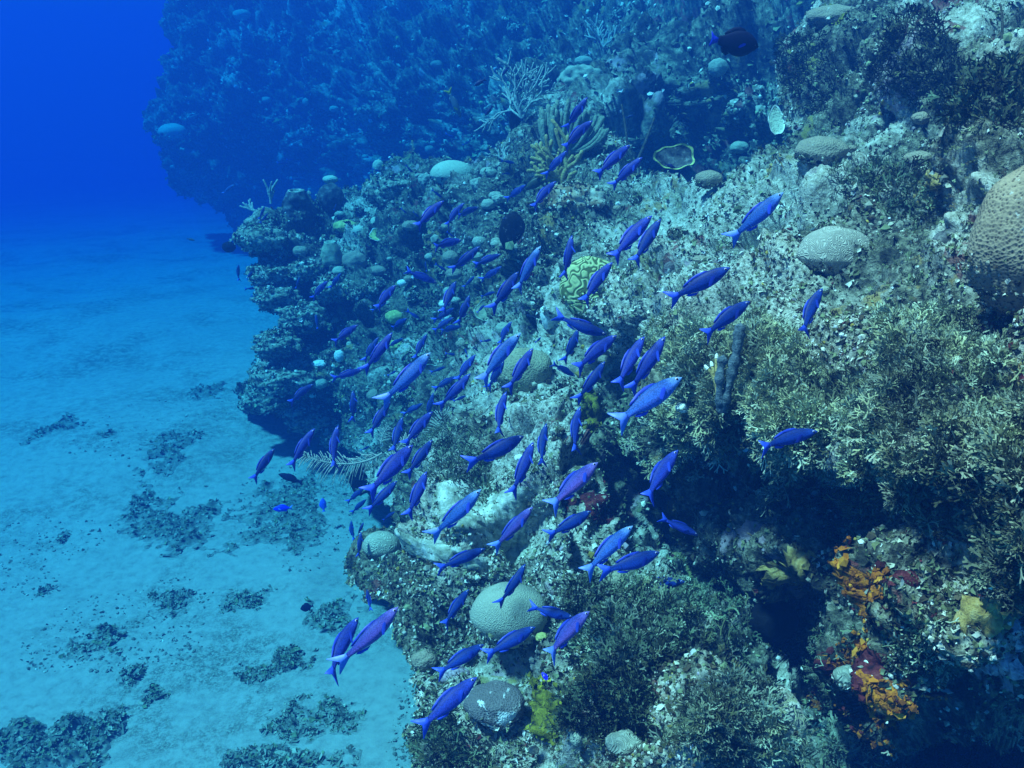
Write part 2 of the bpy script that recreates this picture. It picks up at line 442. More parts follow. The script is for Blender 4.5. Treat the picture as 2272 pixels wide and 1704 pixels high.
class Terrain:
    """a lumpy rock face: a smooth lie of the land, roughened in space, closed off behind"""
    def __init__(self, tps, poly, step, amps, seed):
        us = [p[0] for p in poly]; vs = [p[1] for p in poly]
        self.u0, self.v0, self.step = min(us), min(vs), step
        u = np.arange(self.u0, max(us) + step, step); v = np.arange(self.v0, max(vs) + step, step)
        U, V = np.meshgrid(u, v, indexing='ij')
        self.U, self.V = U, V
        j = vnoise(np.stack([U.ravel() / 22, V.ravel() / 22, np.full(U.size, seed)], 1), seed).reshape(U.shape) * 9
        j2 = vnoise(np.stack([U.ravel() / 9, V.ravel() / 9, np.full(U.size, seed)], 1), seed + 3).reshape(U.shape) * 5
        self.mask = inside(poly, U + j + j2, V - j + j2)
        D = tps(U, V)
        P = at(U, V, D)
        self.D0 = D
        ray = unit(P - CAM)
        gu = np.gradient(P, axis=0); gv = np.gradient(P, axis=1)
        N = unit(np.cross(gv, gu))
        N = np.where((N * ray).sum(-1, keepdims=True) > 0, -N, N)
        N = unit(N - 0.35 * ray + np.array([0, 0, 0.25]))
        p = P.reshape(-1, 3)
        wv = p + 0.25 * np.stack([fbm(p * 1.5, 3, seed + 60 + k) for k in range(3)], 1)
        h = amps[0] * (0.55 - worley(wv / 0.85, seed)) + amps[1] * (0.5 - worley(wv / 0.33, seed + 7)) + amps[2] * (0.5 - worley(wv / 0.13, seed + 13))
        h = h + amps[3] * fbm(p * 0.9, 4, seed + 20) + amps[4] * fbm(p * 6, 4, seed + 27)
        pit = np.clip(-fbm(p * 2.3, 3, seed + 31) - 0.35, 0, 1)
        h = h - amps[5] * pit
        e = self.mask.astype(float)                    # calmer towards the outline
        for _ in range(3):
            for ax in (0, 1):
                c_ = np.cumsum(np.pad(e, [(9, 8) if ax == k_ else (0, 0) for k_ in (0, 1)], mode='edge'), axis=ax)
                n_ = e.shape[ax]
                e = (np.take(c_, np.arange(17, 17 + n_).clip(0, c_.shape[ax] - 1), axis=ax) - np.take(c_, np.arange(0, n_), axis=ax)) / 17.0
        self.soft = e
        taper = 0.30 + 0.70 * np.clip((e - 0.5) / 0.45, 0, 1)
        h = h.reshape(U.shape) * taper
        lim = np.minimum(0.10 * D, 1.5)
        h = np.clip(h, -lim, lim)
        self.P = P + N * h[..., None]
        gu = np.gradient(self.P, axis=0); gv = np.gradient(self.P, axis=1)
        self.N = unit(np.cross(gv, gu))
        self.N = np.where((self.N * ray).sum(-1, keepdims=True) > 0, -self.N, self.N)
        self.NS = N
        self.ray = ray
    def idx(self, u, v):
        a = np.clip(np.round((np.asarray(u) - self.u0) / self.step).astype(int), 0, self.U.shape[0] - 1)
        b_ = np.clip(np.round((np.asarray(v) - self.v0) / self.step).astype(int), 0, self.U.shape[1] - 1)
        return a, b_
    def foot(self, u, v, ru, rv):
        """depth a thing of that breadth would rest at"""
        g = np.array([(a, b_) for a in (-.7, -.35, 0, .35, .7) for b_ in (-.7, -.35, 0, .35, .7)])
        uu, vv = u + g[:, 0] * ru, v + g[:, 1] * rv
        i = self.idx(uu, vv); m_ = self.mask[i]
        if m_.sum() < 4: return float(self.depth(u, v))
        return float(np.percentile(((self.P[i] - CAM) @ AXF)[m_], 35))
    def depth(self, u, v):
        a, b_ = self.idx(u, v)
        return (self.P[a, b_] - CAM) @ AXF
    def build(self, name, mat, label, back=2.5):
        ids = np.full(self.U.shape, -1)
        ok = self.mask
        fm = ok[:-1, :-1] & ok[1:, :-1] & ok[1:, 1:] & ok[:-1, 1:]
        used = np.zeros_like(ok)
        used[:-1, :-1] |= fm; used[1:, :-1] |= fm; used[1:, 1:] |= fm; used[:-1, 1:] |= fm
        n = used.sum()
        ids[used] = np.arange(n)
        V = self.P[used]
        q = np.stack([ids[:-1, :-1], ids[:-1, 1:], ids[1:, 1:], ids[1:, :-1]], -1)[fm]
        e = np.concatenate([q[:, [0, 1]], q[:, [1, 2]], q[:, [2, 3]], q[:, [3, 0]]])
        key = np.sort(e, 1); key = key[:, 0] * (n + 1) + key[:, 1]
        _, first, cnt = np.unique(key, return_index=True, return_counts=True)
        be = e[first[cnt == 1]]
        R = unit(V - CAM)
        gx, gy = np.gradient(self.soft)
        inw = unit(gx[used][:, None] * AXR - gy[used][:, None] * AXU)      # towards the body of the rock
        prev = np.arange(n); allv = [V]; quads = [q]; off = n
        bv = np.unique(be)
        for dist in np.concatenate([[0.05, 0.12, 0.22], np.linspace(0.35, back, 15)]):
            w_ = V[bv] + R[bv] * dist
            nz_ = 0.5 + 0.9 * fbm(w_ * 1.7, 4, 905) + 0.5 * (0.5 - worley(w_ * 2.4, 915))
            nv = w_ + inw[bv] * (np.clip(nz_, 0.02, 2) * 0.30 * min(1.0, dist * 1.2) * (back / 2.5) ** 0.5)[:, None]
            newid = np.full(n, -1); newid[bv] = off + np.arange(len(bv))
            quads.append(np.stack([prev[be[:, 1]], prev[be[:, 0]], newid[be[:, 0]], newid[be[:, 1]]], 1))
            allv.append(nv); off += len(bv); prev = newid
        tn = np.zeros(off); tn[:n] = dust_less_shade(self.U[used], self.V[used]) * 0.22 if self.u0 > 450 else 0.0  # sand dust, less the shade painted into the hollows
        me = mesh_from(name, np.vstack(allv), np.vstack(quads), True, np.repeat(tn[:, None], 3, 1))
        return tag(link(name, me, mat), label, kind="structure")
    def sample(self, n, keep=None, ulim=None):
        """n places spread evenly over the face as seen, with surface normal"""
        fr = np.argwhere(self.mask & (keep if keep is not None else True) & (self.U > -30) & (self.U < PW + 60) & (self.V > -40) & (self.V < PH + 60))
        s = fr[rng.integers(0, len(fr), n)]
        return self.P[s[:, 0], s[:, 1]], self.N[s[:, 0], s[:, 1]], self.U[s[:, 0], s[:, 1]], self.V[s[:, 0], s[:, 1]]
    def patch(self, name, u, v, ru, rv, mat, thick=0.02, lump=0.02, rough=0.45, scale=20, seed=3):
        """a crust following the rock: the rock's own surface inside a ragged outline, raised"""
        a0, b0 = self.idx(u - ru * 1.5, v - rv * 1.5); a1, b1 = self.idx(u + ru * 1.5, v + rv * 1.5)
        sl = (slice(a0, a1 + 1), slice(b0, b1 + 1))
        P, N, U, V, M = self.P[sl], self.N[sl], self.U[sl], self.V[sl], self.mask[sl]
        r = np.hypot((U - u) / ru, (V - v) / rv)
        p = P.reshape(-1, 3)
        r = r + rough * (fbm(p * scale * 0.25, 4, seed).reshape(U.shape))
        w = np.clip((1 - r) / 0.25, 0, 1)
        hh = thick * np.sqrt(w) + lump * w * (0.55 - worley(p * scale, seed).reshape(U.shape)) - 0.004
        Q = P + N * hh[..., None]
        ok = (r < 1.03) & M
        fm = ok[:-1, :-1] & ok[1:, :-1] & ok[1:, 1:] & ok[:-1, 1:]
        seen = np.zeros(fm.shape, int); best = (0, 0)      # one piece: the largest
        for st in np.argwhere(fm):
            if seen[tuple(st)]: continue
            lab = best[1] + 1 + int(seen.max()); todo = [tuple(st)]; seen[tuple(st)] = lab; cnt = 0
            while todo:
                x, y = todo.pop(); cnt += 1
                for nx, ny in ((x + 1, y), (x - 1, y), (x, y + 1), (x, y - 1)):
                    if 0 <= nx < fm.shape[0] and 0 <= ny < fm.shape[1] and fm[nx, ny] and not seen[nx, ny]:
                        seen[nx, ny] = lab; todo.append((nx, ny))
            if cnt > best[0]: best = (cnt, lab)
        fm = seen == best[1]
        ok = np.zeros_like(ok)
        ok[:-1, :-1] |= fm; ok[1:, :-1] |= fm; ok[1:, 1:] |= fm; ok[:-1, 1:] |= fm
        used = np.zeros_like(ok)
        used[:-1, :-1] |= fm; used[1:, :-1] |= fm; used[1:, 1:] |= fm; used[:-1, 1:] |= fm
        ids = np.full(ok.shape, -1); ids[used] = np.arange(used.sum())
        q = np.stack([ids[:-1, :-1], ids[:-1, 1:], ids[1:, 1:], ids[1:, :-1]], -1)[fm]
        return link(name, mesh_from(name, Q[used], q), mat)

near = Terrain(near_tps, NEAR_POLY, 4, (0.40, 0.25, 0.085, 0.16, 0.045, 0.70), 101)
far = Terrain(far_tps, FAR_POLY, 4, (0.95, 0.5, 0.2, 0.7, 0.10, 1.2), 201)
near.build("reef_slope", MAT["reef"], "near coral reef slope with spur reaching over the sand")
far.build("reef_wall", MAT["far"], "distant reef wall fading into blue water", 6.0)

# ------------------------------------------------------------------ turf, flakes and leafy growth covering the reef (nobody could count it)
def frames(N, spin):
    ref = np.where(np.abs(N[:, 2:3]) > 0.9, np.array([1.0, 0, 0]), np.array([0, 0, 1.0]))
    a = unit(np.cross(ref, N)); b_ = np.cross(N, a)
    c, s = np.cos(spin)[:, None], np.sin(spin)[:, None]
    return a * c + b_ * s, -a * s + b_ * c

def flake_template():
    """a small curled leaf: seven points"""
    r = 1 + 0.35 * rng.standard_normal(6)
    th = np.linspace(0, 2 * math.pi, 6, endpoint=False) + 0.3 * rng.standard_normal(6)
    rim = np.stack([r * np.cos(th), 0.75 * r * np.sin(th), 0.35 * rng.standard_normal(6) + 0.2], 1)
    v = np.vstack([[0, 0, 0], rim])
    t = np.array([[0, k + 1, (k + 1) % 6 + 1] for k in range(6)])
    return v, t

def knob_template():
    """a small lumpy nodule"""
    v = np.array([(0, 0, 1), (1, 0, 0.3), (0.3, 0.95, 0.3), (-0.8, 0.6, 0.3), (-0.8, -0.6, 0.3), (0.3, -0.95, 0.3), (0, 0, -0.7)], float)
    v = v * (1 + 0.25 * rng.standard_normal((7, 1)))
    t = [[0, k, k % 5 + 1] for k in range(1, 6)] + [[6, k % 5 + 1, k] for k in range(1, 6)]
    return v, np.array(t)

def sprig_template(depth=4, spread=0.55, wid=0.085, curl=0.25):
    """a flat ribbon forking again and again, as brown branching algae do; height about one"""
    V, Q = [], []
    def go(p, ang, lean, L, w, k):
        d = np.array([math.sin(ang) * math.cos(lean), math.sin(lean), math.cos(ang) * math.cos(lean)])
        e = p + d * L
        s = np.array([math.cos(ang), 0, -math.sin(ang)])
        o = len(V)
        V.extend([p - s * w / 2, p + s * w / 2, e + s * w * 0.5, e - s * w * 0.5])
        Q.append((o, o + 1, o + 2, o + 3))
        if k > 1:
            for sg in (-1, 1):
                if k < depth and random.random() < 0.12: continue
                go(e - d * w * 0.25, ang + sg * (spread + random.uniform(-0.2, 0.2)), lean + random.uniform(-curl, curl), L * random.uniform(0.72, 0.92), w * 0.93, k - 1)
    go(np.zeros(3), 0.0, 0.0, 0.30, wid, depth)
    return np.array(V), np.array(Q)

def scatter(mb, temps, P, N, size, col, lift=0.3, tilt=0.5, quads=False, squash=None):
    n = len(P)
    if n == 0: return
    Nn = unit(N + tilt * rng.standard_normal((n, 3)))
    A, B = frames(Nn, rng.uniform(0, 2 * math.pi, n))
    which = rng.integers(0, len(temps), n)
    for k, (tv, tf) in enumerate(temps):
        w = np.where(which == k)[0]
        if not len(w): continue
        m_ = len(tv)
        vv = tv[None] * size[w][:, None, None]
        vv = P[w][:, None] + vv[..., 0:1] * A[w][:, None] + vv[..., 1:2] * B[w][:, None] + (vv[..., 2:3] + lift * size[w][:, None, None]) * Nn[w][:, None]
        f = (tf[None] + (np.arange(len(w)) * m_)[:, None, None]).reshape(-1, tf.shape[1])
        c = np.repeat(col[w], m_, 0)
        mb.add(vv.reshape(-1, 3), f if quads else None, None if quads else f, c)

def pick(cols, p, n, jit=0.25):
    cols = np.array(cols, float)
    i = rng.choice(len(cols), n, p=np.array(p) / sum(p))
    return np.clip(cols[i] * (1 + jit * rng.standard_normal((n, 1))), 0.005, 0.85)

FLAKES = [flake_template() for _ in range(9)]
KNOBS = [knob_template() for _ in range(5)]
SPRIG3 = [sprig_template(3, 0.6, 0.14) for _ in range(6)]
SPRIG4 = [sprig_template(4, random.uniform(0.45, 0.65), random.uniform(0.07, 0.1), 0.4) for _ in range(12)]
SPRIG5 = [sprig_template(5, random.uniform(0.42, 0.62), random.uniform(0.055, 0.08), 0.4) for _ in range(12)]
PALE = (0.62, 0.60, 0.48); SANDY = (0.40, 0.38, 0.28); OLIVE = (0.13, 0.13, 0.055); BROWN = (0.09, 0.065, 0.035)
DARK = (0.018, 0.020, 0.016); MOSS = (0.22, 0.25, 0.12); RED = (0.16, 0.03, 0.03); OCHRE = (0.38, 0.27, 0.05); WHITE = (0.80, 0.80, 0.74); LILAC = (0.34, 0.28, 0.32)

def clump_keep(T, scale, lo, seed):
    """patchiness of growth in space"""
    p = T.P.reshape(-1, 3) * scale
    return (fbm(p, 3, seed) > lo).reshape(T.U.shape)

def growth(T, name, n_flake, n_knob, n_tuft, base, label):
    mb = MB()
    # leaves and flakes
    for keep, n, cols, pr, px in (
        (clump_keep(T, 1.1, 0.05, 301), int(n_flake * 0.45), [PALE, SANDY, MOSS, OLIVE, DARK, WHITE], [2.5, 5, 5, 3, 1.5, 0.4], 3.6),
        (clump_keep(T, 1.3, -0.15, 311), int(n_flake * 0.55), [DARK, BROWN, OLIVE, SANDY, MOSS, RED], [4, 3, 4, 2, 2, 0.5], 4.2)):
        P, N, U, V = T.sample(n, keep)
        d = (P - CAM) @ AXF
        s = np.exp(0.40 * rng.standard_normal(n).clip(-2, 1.6)) * (px * d / FPX * 0.45 + base)
        cc = pick(cols, pr, n)
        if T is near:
            dz = dust_less_shade(U, V); hit = rng.uniform(0, 1, n) < np.clip(dz, 0, 1) * 0.75
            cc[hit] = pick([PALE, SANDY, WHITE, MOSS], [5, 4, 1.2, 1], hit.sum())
            hit = rng.uniform(0, 1, n) < np.clip(-dz, 0, 1) * 0.8  # darker flakes paint in the shade of hollows, and the darker spur turf
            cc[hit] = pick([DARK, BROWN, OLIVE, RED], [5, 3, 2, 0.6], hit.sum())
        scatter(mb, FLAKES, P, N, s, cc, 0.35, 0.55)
    P, N, U, V = T.sample(n_knob, clump_keep(T, 1.7, 0.0, 321))
    d = (P - CAM) @ AXF
    s = np.exp(0.4 * rng.standard_normal(n_knob)) * (3.0 * d / FPX * 0.6 + base * 0.8)
    scatter(mb, KNOBS, P, N, s, pick([PALE, SANDY, MOSS, WHITE, LILAC, OCHRE, BROWN], [2.5, 4, 4, 0.5, 0.6, 0.8, 3], n_knob), 0.2, 0.3)
    P, N, U, V = T.sample(n_tuft, clump_keep(T, 0.9, 0.05, 331))
    d = (P - CAM) @ AXF
    s = np.exp(0.3 * rng.standard_normal(n_tuft)) * (9.0 * d / FPX + base * 2)
    scatter(mb, SPRIG3, P, N, s, pick([OLIVE, MOSS, SANDY, BROWN], [3, 3, 2, 2], n_tuft), -0.05, 0.4, True)
    return tag(link(name, mb.mesh(name, False), MAT["growth"]), label, kind="stuff")

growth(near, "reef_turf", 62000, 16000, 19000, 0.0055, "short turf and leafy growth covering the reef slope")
growth(far, "reef_turf", 15000, 5000, 500, 0.016, "growth covering the distant reef wall")

# ------------------------------------------------------------------ branching algae
LAND = {}                                            # landmarks that labels refer to

def thing(o, label, cat, group=None):
    return tag(o, label, cat, group)

def bush(u, v, ru, rv, n, label, cols, pr, height=0.14, temps=None, size=0.085, T=None, group="bushes of branching brown algae", lname=None):
    T = T or near
    a = rng.uniform(0, 2 * math.pi, n); r = np.sqrt(rng.uniform(0, 1, n))
    r = r * (1 + 0.18 * np.sin(3 * a + u) + 0.12 * np.sin(5 * a + v))
    uu, vv = u + ru * r * np.cos(a), v + rv * r * np.sin(a)
    i = T.idx(uu, vv)
    ok = T.mask[i]
    P, N = T.P[i][ok], unit(T.NS[i][ok] + np.array([0, -0.2, 0.5]))
    h = height * np.clip(1 - r[ok] ** 2, 0, 1) * rng.uniform(0.35, 1.0, ok.sum())
    P = P + N * h[:, None]
    m_ = ok.sum()
    s = size * np.exp(0.38 * rng.standard_normal(m_).clip(-2, 1.5))
    mb = MB()
    cc = pick(cols, pr, m_, 0.2) * np.clip(0.98 + 0.55 * fbm(P * 5.0, 3, 710), 0.45, 1.4)[:, None]
    scatter(mb, temps or SPRIG4, P, N, s, cc, -0.25, 0.42, True)
    o = link("algae_bush", mb.mesh("algae_bush", False), MAT["algae"])
    if lname: LAND[lname] = (u, v)
    return thing(o, label, "algae", group)

TAN = (0.40, 0.40, 0.21); GREY = (0.43, 0.47, 0.32); DOLIVE = (0.07, 0.075, 0.035); GRN = (0.17, 0.22, 0.12)
bush(1660, 850, 215, 125, 6000, "large tan bush of branching algae around the blue-grey rope sponge", [TAN, GREY, OLIVE], [4, 3, 1], 0.16, SPRIG5, 0.060, lname="tan algae bush")
bush(1540, 950, 95, 85, 900, "tan algae overhanging the dark crevice below the rope sponge", [TAN, GREY], [3, 2], 0.10, SPRIG5, 0.085)
bush(1760, 985, 80, 75, 700, "algae fringe hanging over the cave under the big tan algae bush", [TAN, GREY, OLIVE], [3, 3, 1], 0.10, SPRIG5, 0.08)
bush(2080, 880, 190, 190, 5200, "broad pale algae thicket beneath the big brown polyp coral", [TAN, GREY, DOLIVE], [4, 4, 1], 0.13, SPRIG5, 0.059, lname="broad algae thicket")
bush(2160, 1090, 130, 130, 1100, "coarse forked algae below the broad pale thicket at the frame edge", [(.26,.28,.17), (.32,.33,.22), DOLIVE], [3, 2, 2], 0.10, SPRIG5, 0.07)
bush(2230, 1260, 70, 110, 420, "coarse forked algae above the ochre crusted lump", [(.26,.28,.17), (.32,.33,.22), DOLIVE], [3, 2, 2], 0.07, SPRIG5, 0.065)
bush(1960, 1080, 85, 100, 420, "dark sparse algae on the shadowed wall beneath the thicket", [DOLIVE, GRN, OLIVE], [3, 2, 2], 0.06, SPRIG5, 0.075)
bush(2190, 255, 105, 85, 1100, "dark green algae bush high on the slope above the big brown coral", [DOLIVE, GRN, OLIVE], [4, 3, 2], 0.14, SPRIG4, 0.085, lname="dark green bush")
bush(1990, 440, 120, 60, 800, "low olive algae bed on the slope left of the big brown polyp coral", [OLIVE, GRN, SANDY], [3, 3, 2], 0.09, SPRIG4, 0.07)
bush(1390, 1400, 165, 95, 3600, "rounded grey-green algae mound beside the pale disc coral", [GRN, GREY, OLIVE], [4, 3, 2], 0.16, SPRIG4, 0.065, lname="grey-green algae mound")
bush(1570, 1410, 95, 70, 800, "olive algae on the right shoulder of the grey-green mound", [OLIVE, GRN, SANDY], [3, 3, 1], 0.10, SPRIG4, 0.06)
bush(1330, 1560, 130, 90, 1300, "dull green algae slope under the grey-green mound", [GRN, OLIVE, DOLIVE], [3, 2, 2], 0.08, SPRIG4, 0.06)
bush(1590, 1640, 110, 75, 1500, "pale forked algae fan at the bottom edge of the photo", [(.34,.38,.26), OLIVE, (.30,.30,.17)], [3, 1.5, 2], 0.10, SPRIG5, 0.062)
bush(1850, 1680, 80, 45, 120, "single coarse forked algae fronds standing in the dark hollow", [GREY, TAN], [3, 2], 0.06, SPRIG5, 0.11)
bush(980, 1640, 75, 70, 700, "mossy algae on the lowest rock beside the sand", [OLIVE, GRN, SANDY], [3, 3, 1], 0.07, SPRIG4, 0.06)
bush(1010, 1035, 80, 60, 900, "lacy grey algae on the rock left of the bleached coral plate", [GREY, OLIVE, GRN], [3, 2, 2], 0.08, SPRIG4, 0.07)
bush(1430, 985, 42, 60, 260, "little leafy green-yellow algae clump on the crevice wall", [(0.42, 0.44, 0.20), GREY], [3, 1], 0.10, SPRIG3, 0.06)
bush(1850, 1120, 120, 60, 420, "dark algae tufts on the ledge under the cave", [GRN, DOLIVE, MOSS], [3, 3, 1], 0.06, SPRIG4, 0.06)
bush(2060, 1440, 70, 60, 300, "sparse algae tufts beside the orange sponge crust", [GREY, GRN, DOLIVE], [2, 3, 2], 0.06, SPRIG4, 0.06)
bush(1820, 1470, 110, 90, 420, "dim algae tufts in the shadow left of the orange sponge crust", [GRN, DOLIVE, GREY], [3, 3, 2], 0.05, SPRIG4, 0.06)

# ------------------------------------------------------------------ crusts on the rock
MAT["orange"] = crust_mat("orange_sponge", [(0.35, (0.05, 0.015, 0.01)), (0.5, (0.42, 0.12, 0.006)), (0.7, (0.60, 0.23, 0.015))], 45)
MAT["ochre"] = crust_mat("ochre_crust", [(0.3, (0.10, 0.06, 0.02)), (0.5, (0.33, 0.22, 0.06)), (0.7, (0.46, 0.36, 0.16))], 26)
MAT["lime"] = crust_mat("yellow_green_sponge", [(0.36, (0.03, 0.03, 0.005)), (0.5, (0.15, 0.135, 0.012)), (0.68, (0.28, 0.25, 0.025))], 30)
MAT["maroon"] = crust_mat("maroon_crust", [(0.35, (0.02, 0.006, 0.008)), (0.55, (0.11, 0.018, 0.02)), (0.75, (0.22, 0.07, 0.06))], 30)
MAT["bleach"] = crust_mat("bleached_plate", [(0.36, (0.14, 0.15, 0.10)), (0.5, (0.34, 0.35, 0.26)), (0.64, (0.66, 0.66, 0.56))], 9)
MAT["lilac"] = crust_mat("lilac_crust", [(0.35, (0.10, 0.08, 0.09)), (0.55, (0.42, 0.34, 0.38)), (0.75, (0.60, 0.52, 0.54))], 30)
MAT["whiteturf"] = crust_mat("white_turf", [(0.38, (0.03, 0.03, 0.025)), (0.48, (0.30, 0.29, 0.22)), (0.62, (0.58, 0.56, 0.46))], 48)

CRUST = {}
for nm, u, v, ru, rv, mt, th, lp, lab, cat in [
    ("sponge_crust", 1945, 1325, 40, 72, "orange", .012, .03, "bright orange sponge crust, upper of the two beside the dark cave", "sponge"),
    ("sponge_crust", 1945, 1560, 56, 66, "orange", .012, .03, "bright orange sponge crust, lower and wider of the two on the dark wall", "sponge"),
    ("sponge_crust", 1912, 1445, 36, 74, "orange", .01, .03, "narrow orange sponge streak between the two orange crusts", "sponge"),
    ("sponge_crust", 1795, 1558, 20, 16, "orange", .01, .04, "small orange sponge spot left of the lower orange crust", "sponge"),
    ("coral_crust", 1763, 1262, 50, 45, "ochre", .04, .06, "ochre lumpy coral crust right of the dark crevice", "coral"),
    ("coral_crust", 2155, 1385, 60, 48, "ochre", .05, .06, "ochre lumpy coral crust on the pale lump near the frame edge", "coral"),
    ("sponge_crust", 1194, 1553, 42, 60, "lime", .03, .10, "yellow-green lumpy sponge beside the grey boulder coral", "sponge"),
    ("sponge_crust", 1315, 905, 24, 58, "lime", .04, .06, "olive-yellow sponge streak on the crevice wall", "sponge"),
    ("sponge_crust", 1850, 48, 40, 18, "lime", .02, .03, "yellow patch on the brown dome coral at the top of the slope", "sponge"),
    ("algae_crust", 1330, 1135, 50, 45, "maroon", .010, .02, "maroon crust on the rock under the crevice edge", "algae"),
    ("algae_crust", 1925, 1495, 45, 55, "maroon", .010, .03, "maroon crust between the orange sponge patches", "algae"),
    ("algae_crust", 2010, 1290, 60, 34, "maroon", .010, .03, "maroon crust above the upper orange sponge crust", "algae"),
    ("algae_crust", 1505, 640, 34, 20, "maroon", .015, .02, "small maroon crust on the pale slope between two wrasse", "algae"),
    ("algae_crust", 2040, 1410, 28, 20, "maroon", .010, .03, "small maroon crust right of the upper orange sponge", "algae"),
    ("coral_plate", 1075, 1120, 108, 72, "bleach", .022, .03, "bleached spreading coral plate with pale white top", "coral"),
    ("coral_plate", 985, 1232, 58, 26, "bleach", .022, .03, "small bleached plate under the large bleached coral plate", "coral"),
    ("algae_crust", 1235, 975, 110, 70, "whiteturf", .008, .03, "white turf covered rock below the tan star coral", "algae"),
    ("algae_crust", 1640, 690, 130, 60, "whiteturf", .008, .03, "white turf bank right of the yellow maze coral", "algae"),
    ("algae_crust", 1690, 560, 70, 34, "whiteturf", .008, .03, "white turf patch left of the boulder coral", "algae"),
    ("algae_crust", 1450, 730, 90, 60, "whiteturf", .008, .03, "white turf slope under the yellow maze coral", "algae"),
    ("algae_crust", 1845, 1045, 26, 90, "whiteturf", .008, .03, "narrow white turf strip beside the cave mouth", "algae"),
    ("algae_crust", 2215, 1470, 60, 30, "lilac", .03, .03, "lilac crust under the ochre lump at the frame edge", "algae"),
    ("algae_crust", 1190, 690, 40, 24, "lilac", .03, .03, "lilac crusted rock under the overlapping wrasse", "algae"),
    ("coral_crust", 1720, 372, 30, 16, "ochre", .02, .03, "small ochre crust on the upper slope edge", "coral"),
    ("coral_crust", 2085, 430, 50, 14, "ochre", .03, .04, "ochre ridge left of the big brown polyp coral", "coral"),
]:
    o = near.patch(nm, u, v, ru, rv, MAT[mt], th, lp, {"orange": 0.75, "maroon": 0.9, "whiteturf": 0.8, "bleach": 0.4}.get(mt, 0.6), {"bleach": 22, "orange": 38, "whiteturf": 34}.get(mt, 30), int(u) % 90)
    CRUST[o.name] = (u, v, ru, rv)
    thing(o, lab, cat, {"orange": "orange sponge crusts", "ochre": "ochre coral crusts", "lime": "yellow-green sponges", "maroon": "maroon crusts", "bleach": "bleached coral plates", "whiteturf": "white turf patches", "lilac": "lilac crusts"}[mt])
def lobes(o, u, v, ru, rv, n, cols, pr, size):
    a = rng.uniform(0, 2 * math.pi, n); r = np.sqrt(rng.uniform(0, 1, n)) * 1.05
    uu, vv = u + ru * r * np.cos(a), v + rv * r * np.sin(a)
    i = near.idx(uu, vv)
    P, N = near.P[i], near.N[i]
    kp = fbm(P * 9, 3, 640) > -0.15
    P, N = P[kp], N[kp]; m_ = len(P)
    mb = MB()
    scatter(mb, KNOBS + FLAKES, P + N * 0.012, N, size * np.exp(0.45 * rng.standard_normal(m_).clip(-2, 1.5)), pick(cols, pr, m_, 0.3), 0.15, 0.5)
    tag(link("lobes", mb.mesh("lobes", False), MAT["growth"], o), kind="stuff")
for o in [x for x in C.objects if x.name.startswith(("sponge_crust", "coral_crust")) and x.get("group") in ("orange sponge crusts", "ochre coral crusts", "yellow-green sponges")]:
    lb = CRUST[o.name]
    if o["group"] == "orange sponge crusts": lobes(o, *lb, int(lb[2] * lb[3] * 0.30), [(.50, .15, .008), (.34, .09, .006), (.60, .24, .02), DARK, (.12, .02, .02)], [4, 4, 1.5, 2, 1.5], 0.010)
    elif o["group"] == "ochre coral crusts": lobes(o, *lb, int(lb[2] * lb[3] * 0.14), [(.46, .32, .09), (.34, .24, .08), PALE, SANDY, BROWN], [4, 3, 2, 2, 2], 0.011)
    else: lobes(o, *lb, int(lb[2] * lb[3] * 0.16), [(.34, .31, .02), (.24, .22, .02), OLIVE, DARK], [4, 3, 2, 1], 0.010)
LAND["bleached coral plate"] = (1075, 1120)
LAND["yellow-green sponge"] = (1194, 1553)
LAND["maroon crust by the crevice"] = (1330, 1135)

# ------------------------------------------------------------------ corals
def sph(nu=40, nv=26):
    th = np.linspace(0, 2 * math.pi, nu, endpoint=False); ph = np.linspace(0.02, math.pi - 0.02, nv)
    T_, P_ = np.meshgrid(th, ph, indexing='ij')
    v = np.stack([np.sin(P_) * np.cos(T_), np.sin(P_) * np.sin(T_), np.cos(P_)], -1).reshape(-1, 3)
    i = np.arange(nu)[:, None]; j = np.arange(nv - 1)[None]; i2 = (i + 1) % nu
    q = np.stack([i * nv + j, i * nv + j + 1, i2 * nv + j + 1, i2 * nv + j], -1).reshape(-1, 4)
    return v, q
SPH_V, SPH_Q = sph()
SPH_HI = sph(72, 48)

def place(u, v, T=None, dd=0.0, ru=0, rv=0):
    T = T or near
    d = (T.foot(u, v, ru, rv) - 0.35 * ru * T.foot(u, v, ru, rv) / FPX if ru else float(T.depth(u, v))) + dd
    return at(u, v, d), d

